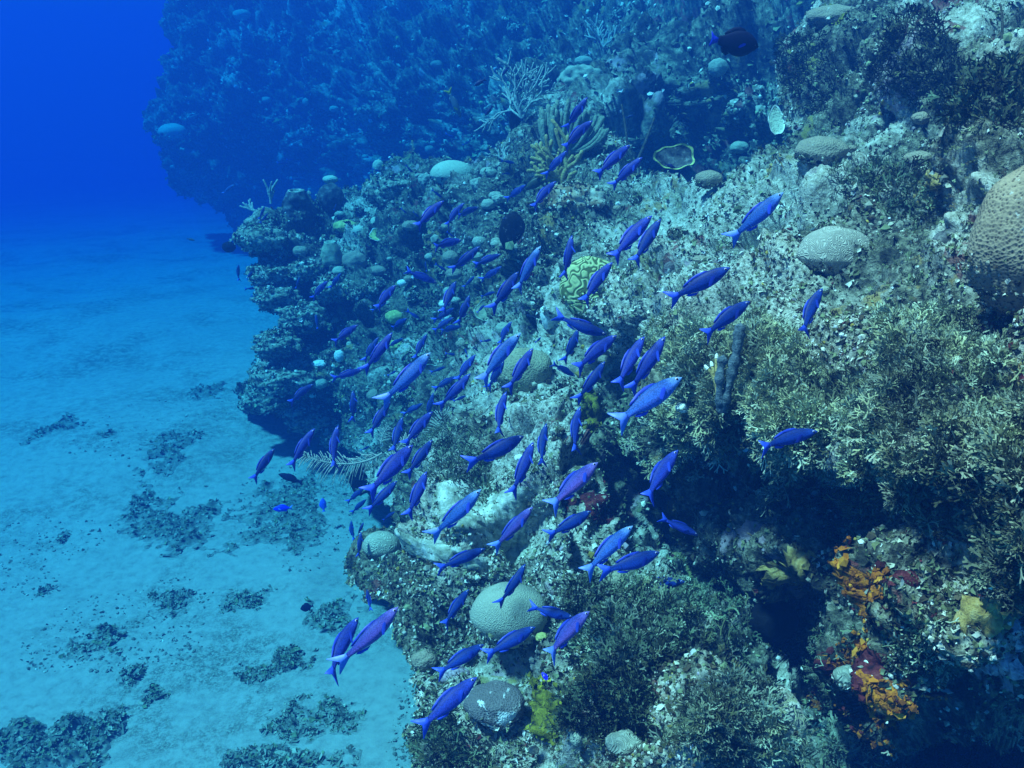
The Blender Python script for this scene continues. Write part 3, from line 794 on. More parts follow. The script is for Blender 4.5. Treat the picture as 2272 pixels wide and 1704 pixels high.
def dome(name, u, v, ru, rv, mat, label, cat="coral", group=None, T=None, dd=0.0, lump=0.08, lscale=3.0, flat=0.0, seed=1, deep=0.8, hi=False, tiltx=0.0, skirt=0.0, lname=None):
    """a rounded coral head: an uneven ball, its underside drawn in"""
    c, d = place(u, v, T, dd, ru, rv)
    sx, sz = ru * d / FPX, rv * d / FPX
    sy = sx * deep
    V, Q = SPH_HI if hi else (SPH_V, SPH_Q)
    n = fbm(V * lscale * 0.6 + seed * 7.7, 3, seed)
    w = 0.45 - worley(V * lscale + seed * 3.3, seed)
    r = 1 + lump * (n * 0.8 + w)
    vv = V * r[:, None]
    z = vv[:, 2]
    under = np.clip(-z, 0, 1)
    k = 1 - skirt * under
    vv = np.stack([vv[:, 0] * k, vv[:, 1] * k, np.where(z > 0, z * (1 - flat * z), z)], 1) * np.array([sx, sy, sz])
    core = vv.copy()
    if tiltx:
        cc, ss = math.cos(tiltx), math.sin(tiltx)
        vv = vv @ np.array([[1, 0, 0], [0, cc, ss], [0, -ss, cc]])
    o = link(name, mesh_from(name, vv, Q), mat)
    o.location = Vector(c.tolist())
    if lname: LAND[lname] = (u, v)
    turfy = mat in (MAT.get("mound"), MAT.get("tanmound"), MAT.get("bleach"))
    if cat == "coral" and (ru > 24 or turfy):
        nf = int((12 if turfy else 5) * ru)
        zlim = V[:, 2] + 0.35 * fbm(V * 2.3, 3, seed + 5)
        pool = np.where(zlim < (2 if turfy else -0.18))[0]
        pi = pool[rng.integers(0, len(pool), nf)]
        vj = vv[pi] + rng.standard_normal((nf, 3)) * sx * 0.02
        s = np.exp(0.4 * rng.standard_normal(nf).clip(-2, 1.5)) * (2.2 * d / FPX + 0.004)
        mb = MB()
        scatter(mb, FLAKES + KNOBS, vj, unit(vj), s, pick([SANDY, PALE, OLIVE, MOSS, BROWN, DARK], [4, 3, 3, 2, 2, 2], nf), 0.2, 0.5)
        k3 = nf // 4
        scatter(mb, SPRIG3, vj[:k3], unit(vj[:k3]), s[:k3] * 2.6, pick([OLIVE, MOSS, SANDY, BROWN], [3, 3, 2, 2], k3), -0.1, 0.5, True)
        tag(link("turf_fringe", mb.mesh("turf_fringe", False), MAT["growth"], o), kind="stuff")
    return thing(o, label, cat, group)

MAT["disc"] = coral_mat("pale_star_coral", (0.40, 0.41, 0.30), (0.27, 0.28, 0.20), scale=150)
MAT["boulder"] = coral_mat("grooved_boulder_coral", (0.50, 0.46, 0.36), (0.33, 0.30, 0.23), "maze", scale=110, mult=90.0)
MAT["polyp"] = coral_mat("brown_polyp_coral", (0.38, 0.29, 0.18), (0.05, 0.038, 0.027), scale=76)
MAT["maze"] = coral_mat("yellow_maze_coral", (0.60, 0.60, 0.26), (0.10, 0.115, 0.03), "maze", scale=52, mult=46.0)
MAT["tanstar"] = coral_mat("tan_star_coral", (0.36, 0.33, 0.20), (0.12, 0.115, 0.07), scale=60)
MAT["greyb"] = coral_mat("grey_boulder_coral", (0.16, 0.145, 0.14), (0.085, 0.08, 0.075), scale=110, patch=((0.70, 0.72, 0.66), 4.5, 0.53))
MAT["egg"] = coral_mat("smooth_pale_coral", (0.46, 0.50, 0.36), (0.34, 0.38, 0.27), scale=60)
MAT["palebrain"] = coral_mat("pale_brain_coral", (0.44, 0.45, 0.34), (0.33, 0.34, 0.25), "maze", scale=100, mult=80.0)
MAT["brownhead"] = coral_mat("brown_head_coral", (0.34, 0.28, 0.19), (0.16, 0.13, 0.09), scale=80)
MAT["mound"] = crust_mat("bumpy_mound", [(0.38, (0.025, 0.025, 0.02)), (0.48, (0.17, 0.165, 0.105)), (0.64, (0.46, 0.44, 0.32))], 15)
MAT["tanmound"] = crust_mat("tan_mound", [(0.36, (0.10, 0.055, 0.03)), (0.5, (0.34, 0.22, 0.12)), (0.62, (0.55, 0.48, 0.36))], 5)
MAT["dspong"] = crust_mat("dark_sponge", [(0.35, (0.012, 0.012, 0.014)), (0.55, (0.085, 0.08, 0.075)), (0.70, (0.24, 0.23, 0.20))], 12)
MAT["black"] = crust_mat("black_sponge", [(0.4, (0.003, 0.003, 0.004)), (0.62, (0.010, 0.009, 0.012)), (0.70, (0.22, 0.20, 0.22))], 22)
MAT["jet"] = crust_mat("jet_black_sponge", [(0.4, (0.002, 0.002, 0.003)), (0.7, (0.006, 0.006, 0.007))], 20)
MAT["brl"] = crust_mat("barrel_sponge", [(0.35, (0.16, 0.15, 0.09)), (0.6, (0.36, 0.35, 0.22))], 8)
MAT["yellow"] = crust_mat("yellow_coral", [(0.35, (0.24, 0.25, 0.06)), (0.6, (0.52, 0.52, 0.18))], 10)
MAT["whitec"] = crust_mat("white_coral", [(0.35, (0.50, 0.52, 0.46)), (0.6, (0.82, 0.84, 0.76))], 12)
MAT["ropes"] = crust_mat("blue_rope_sponge", [(0.35, (0.03, 0.05, 0.06)), (0.55, (0.09, 0.125, 0.14)), (0.7, (0.17, 0.21, 0.22))], 40)

HEADS = "rounded coral heads"
dome("star_coral", 1130, 1366, 86, 74, MAT["disc"], "pale disc-shaped star coral with smooth top behind two wrasse", group=HEADS, dd=-0.02, lump=0.05, lscale=1.2, hi=True, deep=0.8, skirt=0.25, tiltx=-0.15, lname="pale disc coral")
dome("brain_coral", 1850, 565, 80, 62, MAT["boulder"], "finely grooved boulder coral with a dark shaded foot", group=HEADS, dd=-0.04, lump=0.10, lscale=1.3, hi=True, skirt=0.35, lname="grooved boulder coral")
dome("polyp_coral", 2285, 535, 128, 170, MAT["polyp"], "big brown coral covered in honeycomb polyps at the frame edge", group=HEADS, dd=0.02, lump=0.10, lscale=1.6, hi=True, lname="big brown polyp coral")
dome("maze_coral", 1310, 640, 66, 72, MAT["maze"], "yellow-green maze coral with thick winding ridges", group=HEADS, dd=-0.12, lump=0.10, lscale=1.3, hi=True, deep=0.5, tiltx=-0.3, lname="yellow maze coral")
dome("star_coral", 1160, 818, 66, 58, MAT["tanstar"], "tan star coral with netted surface behind the largest middle wrasse", group=HEADS, dd=0.05, lump=0.09, lscale=1.4, hi=True, flat=0.25, lname="tan star coral")
dome("boulder_coral", 1098, 1558, 66, 46, MAT["greyb"], "dark grey boulder coral with white patches near the sand", group=HEADS, dd=-0.02, lump=0.13, lscale=1.5, hi=True, flat=0.35, lname="dark grey boulder coral")
dome("head_coral", 1003, 388, 49, 32, MAT["egg"], "smooth egg-shaped pale coral standing alone on the spur crest", group=HEADS, dd=-0.1, lump=0.02, lscale=1.0, hi=True, skirt=0.3, lname="egg-shaped pale coral")
dome("head_coral", 846, 1212, 42, 34, MAT["palebrain"], "round pale coral on the ledge beside the sand inlet", group=HEADS, dd=-0.05, lump=0.03, lscale=1.2, skirt=0.2, lname="round ledge coral")
dome("head_coral", 1375, 1296, 38, 34, MAT["tanstar"], "small tan coral head below the fish by the dark crevice", group=HEADS, dd=0.0, lump=0.1, lscale=1.6, lname="small tan coral head")
dome("head_coral", 1822, 334, 58, 30, MAT["brownhead"], "brown dome coral on the crest of the near slope", group=HEADS, dd=0.0, lump=0.12, lscale=1.6, lname="brown crest coral")
dome("head_coral", 2040, 352, 34, 17, MAT["brownhead"], "low brown coral under the dark green algae bush", group=HEADS, lump=0.08)
dome("head_coral", 2045, 262, 22, 14, MAT["brownhead"], "small buff coral knob among the dark growth high on the slope", group=HEADS, lump=0.08)
dome("head_coral", 1573, 396, 30, 18, MAT["brownhead"], "small brown coral cap at the edge of the blue valley", group=HEADS, lump=0.06, lname="small brown coral cap")
dome("head_coral", 1720, 725, 46, 20, MAT["disc"], "flat pale coral above the tan algae bush", group=HEADS, lump=0.06, dd=0.03)
dome("head_coral", 1850, 38, 58, 26, MAT["brownhead"], "brown dome coral with yellow patch at the top edge", group=HEADS, lump=0.10, dd=-0.05)
dome("coral_mound", 1270, 450, 70, 44, MAT["tanmound"], "orange-brown bumpy mound under the yellow fire coral", group=HEADS, lump=0.2, lscale=2.2, hi=True, dd=0.1, lname="orange-brown mound")
dome("coral_mound", 581, 528, 58, 29, MAT["mound"], "mottled pale mound at the tip of the reef spur", group=HEADS, lump=0.15, lscale=2.4, hi=True, dd=-0.1, lname="mottled mound at the spur tip")
dome("coral_mound", 870, 425, 62, 34, MAT["mound"], "mottled bushy mound on the spur crest left of the egg-shaped coral", group=HEADS, lump=0.2, lscale=2.8, hi=True)
dome("coral_mound", 1195, 668, 36, 26, MAT["mound"], "speckled knobbly mound left of the yellow maze coral", group=HEADS, lump=0.2, lscale=2.8, dd=-0.1)
dome("coral_mound", 2150, 1415, 82, 52, MAT["mound"], "knobbly pale lump carrying an ochre crust", group=HEADS, lump=0.2, lscale=3.0, hi=True, dd=0.06)
dome("coral_mound", 630, 840, 70, 30, MAT["mound"], "long mottled mound on the lower spur ledge", group=HEADS, lump=0.22, lscale=3.0, hi=True, lname="lower spur ledge mound")
dome("coral_mound", 600, 610, 48, 26, MAT["mound"], "flaky mottled mound under the spur tip", group=HEADS, lump=0.25, lscale=3.4)
for (a_, b_, c_, e_, lb_) in [(612, 655, 50, 30, "rough dark mound bulging under the flaky mound at the spur edge"), (668, 705, 48, 30, "rough mound on the steep spur flank over the open sand"), (612, 762, 52, 28, "rough sloping mound above the lower spur ledge"),
        (585, 882, 58, 30, "dark craggy lump where the lower spur meets the sand"), (690, 925, 56, 34, "craggy lump at the spur foot beside the sand"), (735, 640, 40, 28, "rough mound under the tan barrel sponge"), (745, 965, 36, 26, "small craggy lump above the feather plume")]:
    dome("coral_mound", a_, b_, c_, e_, MAT["mound"], lb_, group=HEADS, lump=0.34, lscale=2.6, hi=True, dd=-0.12, seed=int(a_) % 40)
dome("coral_mound", 680, 600, 36, 20, MAT["mound"], "flaky greenish mound left of the tan barrel sponge", group=HEADS, lump=0.25, lscale=3.4)
dome("head_coral", 1288, 180, 46, 34, MAT["disc"], "large pale knobbly coral behind the sea rods", group=HEADS, lump=0.25, lscale=2.4, hi=True, dd=-0.2, lname="pale knobbly coral behind the rods")
dome("head_coral", 1318, 192, 24, 24, MAT["greyb"], "grey coral lump on the flank of the pale knobbly coral", group=HEADS, lump=0.1, dd=-0.5)
dome("head_coral", 1295, 136, 20, 12, MAT["palebrain"], "small blue-grey coral cap above the pale knobbly coral", group=HEADS, lump=0.06, T=far, dd=-0.3)
dome("head_coral", 383, 292, 31, 18, MAT["egg"], "smooth coral head on the corner of the distant reef wall", group=HEADS, lump=0.04, T=far, dd=-0.4, lname="coral head on the distant wall corner")
dome("head_coral", 1593, 150, 21, 20, MAT["palebrain"], "pale brain coral below the dark surgeonfish", group=HEADS, lump=0.08, T=far, dd=-0.1, lname="pale coral under the surgeonfish")
dome("head_coral", 1440, 168, 32, 28, MAT["yellow"], "pale yellow knobbly coral in the blue middle distance", group=HEADS, lump=0.25, lscale=2.4, T=far, dd=-0.1, lname="pale yellow knobbly coral")
dome("head_coral", 767, 503, 27, 15, MAT["yellow"], "yellow-green coral cap in the middle of the spur", group=HEADS, lump=0.1, dd=-0.1, lname="yellow-green coral cap")
dome("head_coral", 798, 512, 16, 12, MAT["egg"], "greenish coral knob beside the yellow-green coral cap", group=HEADS, lump=0.06)
dome("head_coral", 838, 494, 18, 14, MAT["egg"], "greenish coral knob above the yellow lettuce coral", group=HEADS, lump=0.06)
dome("head_coral", 788, 580, 28, 24, MAT["brownhead"], "dull green coral head right of the tan barrel sponge", group=HEADS, lump=0.12)
dome("head_coral", 733, 398, 17, 9, MAT["egg"], "pale flat coral on the spur crest behind the dark bush", group=HEADS, lump=0.06, dd=-0.2)
dome("head_coral", 875, 703, 20, 15, MAT["yellow"], "dull yellow coral head in the middle of the spur school", group=HEADS, lump=0.08)
dome("head_coral", 892, 628, 11, 8, MAT["whitec"], "small white coral button above the school", group=HEADS, lump=0.05, dd=-0.05)
dome("head_coral", 840, 370, 13, 16, MAT["egg"], "small pale upright coral on the spur crest", group=HEADS, lump=0.08)
dome("head_coral", 1062, 408, 18, 14, MAT["palebrain"], "pale ear-shaped coral right of the egg-shaped coral", group=HEADS, lump=0.2, dd=-0.2)
dome("head_coral", 945, 400, 16, 16, MAT["palebrain"], "pale wedge coral left of the egg-shaped coral", group=HEADS, lump=0.2, dd=-0.2)
dome("head_coral", 1107, 441, 15, 10, MAT["disc"], "pale lumpy coral left of the orange-brown mound", group=HEADS, lump=0.2, dd=-0.1)
dome("head_coral", 1175, 300, 24, 15, MAT["disc"], "pale green coral shelf above the fire coral", group=HEADS, lump=0.2, dd=-0.1)
dome("head_coral", 1485, 595, 12, 15, MAT["greyb"], "small grey knob on the pale slope left of the diving wrasse", group=HEADS, lump=0.08)
dome("head_coral", 1555, 575, 18, 8, MAT["brownhead"], "small buff coral button above the level wrasse", group=HEADS, lump=0.05)
dome("head_coral", 1220, 700, 20, 30, MAT["whitec"], "small whitish coral at the foot of the yellow maze coral", group=HEADS, lump=0.2, dd=-0.05)
dome("head_coral", 1535, 1060, 12, 10, MAT["whitec"], "tiny white knob on the shadowed wall", group=HEADS, lump=0.1)
dome("head_coral", 1880, 1500, 30, 24, MAT["palebrain"], "dim pale coral knob left of the lower orange crust", group=HEADS, lump=0.1)
dome("head_coral", 1690, 1570, 36, 26, MAT["palebrain"], "blue-grey smooth coral lump at the foot of the shadowed hollow", group=HEADS, lump=0.08)
dome("head_coral", 1640, 1545, 48, 22, MAT["whitec"], "flat whitish coral slab among the pale algae near the bottom", group=HEADS, lump=0.15, dd=0.03)
dome("head_coral", 1385, 1650, 40, 26, MAT["palebrain"], "pale bumpy coral at the bottom edge under the green algae", group=HEADS, lump=0.15, lscale=3)
dome("head_coral", 1282, 1638, 18, 20, MAT["disc"], "small pale coral knob near the bottom edge", group=HEADS, lump=0.12)
dome("head_coral", 942, 1466, 28, 24, MAT["brownhead"], "brown leaf-like coral at the edge over the sand", group=HEADS, lump=0.15, dd=0.05)
dome("head_coral", 1010, 1500, 34, 24, MAT["lilac"], "lilac-grey coral knob under the lowest pair of wrasse", group=HEADS, lump=0.12)

SPG = "dark and pale sponges"
dome("black_sponge", 1138, 520, 30, 48, MAT["black"], "black sponge speckled with white dots behind the school", "sponge", SPG, lump=0.12, lscale=2, dd=-0.1, lname="black speckled sponge")
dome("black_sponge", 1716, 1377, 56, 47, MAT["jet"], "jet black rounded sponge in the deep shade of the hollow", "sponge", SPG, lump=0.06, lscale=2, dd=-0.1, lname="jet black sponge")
dome("black_sponge", 1143, 272, 13, 28, MAT["jet"], "tall narrow black sponge under the pale sea plume", "sponge", SPG, lump=0.05, dd=-0.2)
dome("black_sponge", 508, 548, 15, 12, MAT["jet"], "small black ball sponge sticking out from the spur tip", "sponge", SPG, lump=0.05, lname="black ball sponge")
dome("dark_sponge", 735, 440, 29, 34, MAT["dspong"], "dark soft bush sponge behind the white-topped sponge", "sponge", SPG, lump=0.08, dd=0.0)
dome("black_sponge", 800, 1065, 24, 36, MAT["jet"], "dark lobe hanging over the sand inlet below the feather plume", "sponge", SPG, lump=0.15, dd=0.1)
dome("white_sponge", 753, 790, 12, 14, MAT["whitec"], "white ball sponge on the dark lower spur", "sponge", SPG, lump=0.05, dd=-0.12, lname="white ball sponge")
bush(2055, 150, 90, 75, 800, "dark shaggy algae mass high on the slope near the top edge", [DOLIVE, (0.03, 0.04, 0.03), OLIVE], [4, 4, 1], 0.14, SPRIG4, 0.08)
bush(1800, 165, 60, 80, 600, "dark shaggy algae on the valley side under the yellow-patched dome coral", [DOLIVE, (0.03, 0.04, 0.03), OLIVE], [4, 4, 1], 0.12, SPRIG4, 0.08)
dome("dark_sponge", 2090, 600, 50, 95, MAT["dspong"], "dark sponge hollow flank left of the big brown polyp coral", "sponge", SPG, lump=0.12, dd=0.25)

def barrel(u, v, ru, rv, mat, rim_mat, label, lname, T=None, dd=-0.1, seed=1, lump=0.26):
    """an upright vase sponge with an open top, its rim a part of its own"""
    c, d = place(u, v, T, dd)
    R, H = ru * d / FPX, 2 * rv * d / FPX
    root = bpy.data.objects.new("barrel_sponge", None)
    C.objects.link(root)
    base = c - np.array([0, 0, H * 0.5]); root.location = Vector(base.tolist())
    prof = [(0.8, 0.0), (1.0, 0.22), (0.96, 0.45), (0.80, 0.72), (0.50, 0.97)]
    zz = np.linspace(0, 0.97, 22); rr = np.interp(zz, [p[1] for p in prof], [p[0] for p in prof])
    def lathe(rr, zz, sides=30, amp=lump):
        th = np.linspace(0, 2 * math.pi, sides, endpoint=False)
        A, Zg = np.meshgrid(th, zz, indexing='xy')
        Rg = np.broadcast_to(rr[:, None], A.shape)
        v_ = np.stack([Rg * np.cos(A) * R, Rg * np.sin(A) * R, Zg * H], -1).reshape(-1, 3)
        n_ = 1 + amp * (fbm(v_ / R * 1.6 + seed, 3, seed) + 0.6 * (0.45 - worley(v_ / R * 3, seed)))
        v_[:, :2] *= n_[:, None]
        i = np.arange(len(zz) - 1)[:, None] * sides; j = np.arange(sides)[None]; j2 = (j + 1) % sides
        return v_, np.stack([i + j, i + j2, i + sides + j2, i + sides + j], -1).reshape(-1, 4)
    V_, Q_ = lathe(rr, zz)
    link("body", mesh_from("body", V_, Q_), mat, root)
    zr = np.array([0.965, 0.99, 0.985, 0.88, 0.5]); r2 = np.array([0.51, 0.49, 0.44, 0.39, 0.33])
    V_, Q_ = lathe(r2, zr)
    link("rim", mesh_from("rim", V_, Q_), rim_mat, root)
    LAND[lname] = (u, v)
    return thing(root, label, "sponge", "barrel sponges")
barrel(661, 462, 36, 41, MAT["dspong"], MAT["bleach"], "dark lumpy barrel sponge with a white rim on the spur crest", "white-rimmed dark sponge")
barrel(734, 562, 25, 27, MAT["brl"], MAT["egg"], "smooth tan barrel sponge with a pale rim in the middle of the spur", "tan barrel sponge", lump=0.12, seed=4)

def plate(u, v, ru, rv, mat, rim_mat, label, lname, T=None, dd=-0.05, seed=1, tilt=0.5, cat="coral"):
    """a shallow ruffled bowl of plate coral with a bright edge"""
    c, d = place(u, v, T, dd)
    R = ru * d / FPX; R2 = rv * d / FPX / max(0.3, math.sin(PITCH + tilt))
    root = bpy.data.objects.new("plate_coral", None); C.objects.link(root)
    root.location = Vector(c.tolist()); root.rotation_euler = (tilt, 0, 0)
    def ring(r0, r1, n, lift=0.0, sides=48):
        th = np.linspace(0, 2 * math.pi, sides, endpoint=False); rr = np.linspace(r0, r1, n)
        A, Rg = np.meshgrid(th, rr)
        w = Rg ** 3 * (0.12 * np.sin(3 * A + seed) + 0.06 * np.sin(8 * A + 2 * seed))
        rad = Rg * (1 + (0.05 * np.sin(3 * A + seed) + 0.04 * np.sin(5 * A + 2 * seed)) * Rg)
        v_ = np.stack([rad * np.cos(A) * R, rad * np.sin(A) * R2, (0.25 * Rg ** 2 + w - 0.12) * R + lift], -1).reshape(-1, 3)
        i = np.arange(n - 1)[:, None] * sides; j = np.arange(sides)[None]; j2 = (j + 1) % sides
        return v_, np.stack([i + j, i + j2, i + sides + j2, i + sides + j], -1).reshape(-1, 4)
    def slab(name, r0, r1, n, mt):
        a, qa = ring(r0, r1, n, 0.0); b_, qb = ring(r0, r1, n, -0.045 * R)
        k = len(a); s_ = 48; o = (n - 1) * s_; j = np.arange(s_); j2 = (j + 1) % s_
        side = np.stack([o + j, o + j2, k + o + j2, k + o + j], 1)
        link(name, mesh_from(name, np.vstack([a, b_]), np.vstack([qa, qb[:, ::-1] + k, side[:, ::-1]])), mt, root)
    slab("plate", 0.02, 0.9, 9, mat); slab("rim", 0.9, 1.0, 3, rim_mat)
    LAND[lname] = (u, v)
    return thing(root, label, cat, "plate corals")
plate(837, 522, 20, 15, MAT["yellow"], MAT["whitec"], "ruffled yellow lettuce coral with a pale rim on the spur", "yellow lettuce coral", seed=2)
plate(1497, 350, 46, 30, MAT["dspong"], MAT["yellow"], "large dark plate coral with a yellow rim in the blue valley", "yellow-rimmed plate coral", dd=-0.3, seed=5, tilt=0.9)
plate(955, 822, 26, 14, MAT["dspong"], MAT["egg"], "dark plate coral with a beaded pale rim under the school", "bead-rimmed plate coral", seed=7, tilt=0.4)
plate(1080, 690, 30, 24, MAT["brl"], MAT["egg"], "tan folded plate coral in the heart of the school", "tan folded plate", seed=9, tilt=0.7)
plate(1722, 268, 18, 34, MAT["egg"], MAT["whitec"], "pale leaning plate coral on the valley side", "leaning pale plate", dd=-0.1, seed=3, tilt=1.0)

# ------------------------------------------------------------------ gorgonians, rods, fire coral
MAT["rod"] = crust_mat("sea_rod", [(0.35, (0.11, 0.13, 0.085)), (0.6, (0.24, 0.27, 0.18))], 25)
MAT["plume"] = crust_mat("sea_plume", [(0.35, (0.24, 0.26, 0.22)), (0.6, (0.42, 0.44, 0.37))], 25)
MAT["fire"] = crust_mat("fire_coral", [(0.35, (0.22, 0.16, 0.05)), (0.6, (0.42, 0.34, 0.13))], 25)
MAT["stalk"] = crust_mat("dark_whip", [(0.35, (0.03, 0.03, 0.02)), (0.6, (0.09, 0.085, 0.06))], 25)

def root_at(name, u, v, d, label, cat, group=None, lname=None):
    o = bpy.data.objects.new(name, None); C.objects.link(o)
    o.location = Vector(at(u, v, d).tolist())
    if lname: LAND[lname] = (u, v)
    thing(o, label, cat, group)
    return o

def path(u0, v0, d0, pts, dz=None, n=14):
    """a smooth line from the base through measured points, local to the base"""
    us = [u0] + [p[0] for p in pts]; vs = [v0] + [p[1] for p in pts]
    ds = [d0] + [d0 + (p[2] if len(p) > 2 else 0.0) for p in pts]
    W = at(np.array(us), np.array(vs), np.array(ds)) - at(u0, v0, d0)
    t = np.linspace(0, 1, len(W)); tt = np.linspace(0, 1, n)
    if len(W) == 2:
        w = W[0] + (W[1] - W[0]) * tt[:, None]
    else:
        co = [np.polyfit(t, W[:, k], min(len(W) - 1, 3)) for k in range(3)]
        w = np.stack([np.polyval(c_, tt) for c_ in co], 1)
    return w

# the clump of sea rods
d = float(near.depth(1248, 335)) - 0.5
r0 = root_at("sea_rod", 1248, 338, d, "tall clump of grey-green sea rods rising behind the fire coral", "soft coral", lname="sea rod clump")
for k in range(46):
    f = k / 45.0
    tu = 1196 + 152 * f + rng.uniform(-8, 8)
    tv = 232 + 26 * abs(f - 0.4) + rng.uniform(-14, 22) + (20 if f > 0.75 else 0)
    dz = rng.uniform(-0.25, 0.35)
    pts = path(1248 + (f - 0.5) * 26, 338 - rng.uniform(0, 10), d, [((1248 + (f - 0.5) * 70 + tu) / 2, (338 + tv) / 2 + 8, dz * 0.6), (tu, tv, dz)], n=12)
    pts = pts + (at(1248 + (f - 0.5) * 26, 338, d) - at(1248, 338, d))
    mb = MB(); mb.tube(pts, np.linspace(0.019, 0.026, 12) * rng.uniform(0.9, 1.25), 7)
    link("branch", mb.mesh("branch"), MAT["rod"], r0)

def twig(mb, p, dirv, L, r, k, spread, col=None, up=0.25):
    n = 5
    bend = rng.standard_normal(3) * 0.15
    pts = [p]
    for s in range(n):
        dirv = unit(dirv + bend * 0.35 + np.array([0, 0, up * 0.2]))
        pts.append(pts[-1] + dirv * L / n)
    mb.tube(np.array(pts), np.linspace(r, r * 0.85, n + 1), 6, col)
    if k > 0:
        for s in range(rng.integers(2, 4)):
            i = rng.integers(2, n + 1)
            side = unit(np.cross(dirv, -AXF) * rng.choice([-1, 1]) + 0.35 * rng.standard_normal(3))
            twig(mb, pts[i], unit(dirv + side * spread), L * rng.uniform(0.65, 0.95), r * 0.88, k - 1, spread, col, up)

def branching(name, u, v, dd, tips, L, r, k, mat, label, cat, spread=0.8, group=None, T=None, lname=None):
    T = T or near
    d = float(T.depth(u, v)) + dd
    root = root_at(name, u, v, d, label, cat, group, lname)
    for (tu, tv) in tips:
        w = at(tu, tv, d) - at(u, v, d)
        mb = MB()
        L_ = np.linalg.norm(w)
        twig(mb, np.zeros(3), unit(w + 0.1 * rng.standard_normal(3)), L_ * 0.55, r, k, spread)
        link("branch", mb.mesh("branch"), mat, root)
    return root

GORG = "gorgonians and sea plumes"
branching("sea_plume", 1158, 262, -0.4, [(1095, 190), (1112, 175), (1135, 170), (1155, 172), (1180, 185), (1200, 180), (1190, 200)], 0.3, 0.016, 3, MAT["plume"], "pale bushy sea plume branching above the tall black sponge", "soft coral", 0.7, GORG, lname="pale bushy sea plume")
branching("sea_plume", 1338, 105, -0.5, [(1320, 45), (1335, 40), (1350, 55), (1362, 60)], 0.3, 0.02, 2, MAT["plume"], "pale bushy sea plume high in the blue distance", "soft coral", 0.6, GORG, T=far)
branching("sea_plume", 1120, 355, -0.1, [(1100, 320), (1125, 318), (1145, 335)], 0.3, 0.014, 2, MAT["plume"], "small whitish sea plume left of the fire coral", "soft coral", 0.7, GORG)
branching("fire_coral", 1245, 412, -0.25, [(1184, 312), (1198, 330), (1215, 345), (1262, 335), (1272, 345), (1240, 355), (1228, 380), (1275, 390), (1252, 372), (1210, 380)], 0.3, 0.030, 2, MAT["fire"], "yellow branching fire coral on top of the orange-brown mound", "coral", 0.75, None, lname="yellow fire coral")
branching("sea_rod", 601, 452, -0.1, [(590, 398), (604, 396)], 0.3, 0.018, 1, MAT["plume"], "thin upright sea rod beside the white-rimmed dark sponge", "soft coral", 0.4, GORG)
branching("sea_rod", 566, 468, -0.1, [(540, 442), (535, 452), (552, 440)], 0.3, 0.018, 1, MAT["plume"], "pale sea rod curling out over the open water", "soft coral", 0.5, GORG, lname="pale curling sea rod")

def whip(u, v, pts, r, label, dd=-0.1, T=None, mat=None):
    T = T or near
    d = float(T.depth(u, v)) + dd
    root = root_at("whip_coral", u, v, d, label, "soft coral", "whip corals")
    mb = MB(); mb.tube(path(u, v, d, pts, n=16), np.linspace(r, r * 0.6, 16), 7)
    link("stem", mb.mesh("stem"), mat or MAT["stalk"], root)
whip(1392, 325, [(1388, 285), (1379, 232)], 0.016, "dark straight whip coral behind the two violet wrasse", -0.3)
whip(1412, 362, [(1430, 320), (1452, 262)], 0.020, "knobbly dark whip leaning over the yellow-rimmed plate coral", -0.2)
whip(2222, 96, [(2224, 50), (2220, 10)], 0.010, "dark thin whip at the top edge of the near slope", -0.2)
whip(1760, 545, [(1740, 540), (1722, 512)], 0.012, "pale blue whip curling left of the boulder coral", -0.1, mat=MAT["ropes"])
whip(1765, 540, [(1785, 522), (1812, 505)], 0.012, "pale blue whip draped over the boulder coral", -0.25, mat=MAT["ropes"])

def feather(u, v, dd, spine, pin, label, lname=None, T=None, n=22, r=0.007, droop=0.35, d=None):
    """a feather-shaped gorgonian: a curved stem with close side twigs"""
    d = d if d is not None else float((T or near).depth(u, v)) + dd
    root = root_at("feather_plume", u, v, d, label, "soft coral", GORG, lname)
    P_ = path(u, v, d, spine, n=n)
    mb = MB(); mb.tube(P_, np.linspace(r, r * 0.5, n), 6)
    link("stem", mb.mesh("stem"), MAT["plume"], root)
    tg = unit(np.gradient(P_, axis=0))
    side = unit(np.cross(tg, AXF))
    for sg in (-1, 1):
        mb = MB()
        for k in range(2, n):
            for h in (0.0, 0.5):
                L = pin * d / FPX * (0.55 + 0.45 * math.sin(math.pi * min(1, k / n + 0.15))) * rng.uniform(0.45, 1.1)
                p = P_[k - 1] * (1 - h) + P_[k] * h
                dv = unit(side[k] * sg + tg[k] * 0.75 + 0.2 * rng.standard_normal(3))
                q_ = np.stack([p + dv * L * t + np.array([0, 0, -droop * L * t * t]) for t in np.linspace(0, 1, 5)])
                mb.tube(q_, np.linspace(r * 0.55, r * 0.4, 5), 4)
        link("pinna_row", mb.mesh("pinna_row"), MAT["plume"], root)
    return root
feather(848, 1005, 0, [(800, 1025), (750, 1030), (705, 1020), (670, 1008)], 46, "pale feather plume arching out over the sand inlet", "arching feather plume", n=24, d=6.3)
feather(868, 1035, 0, [(880, 1000), (900, 975), (925, 960)], 32, "grey feather plume behind the largest low wrasse", d=6.0, n=16)
feather(968, 985, -0.15, [(972, 955), (978, 930), (1002, 912)], 38, "grey fern-like feather plume on the rock edge", "fern-like feather plume", n=18)
feather(845, 985, 0, [(850, 965), (862, 945)], 30, "white stubby feather plume under the hanging spur", d=7.5, n=10)
feather(796, 930, -0.2, [(812, 920), (824, 912)], 22, "small white feather plume by the lower spur", n=9)

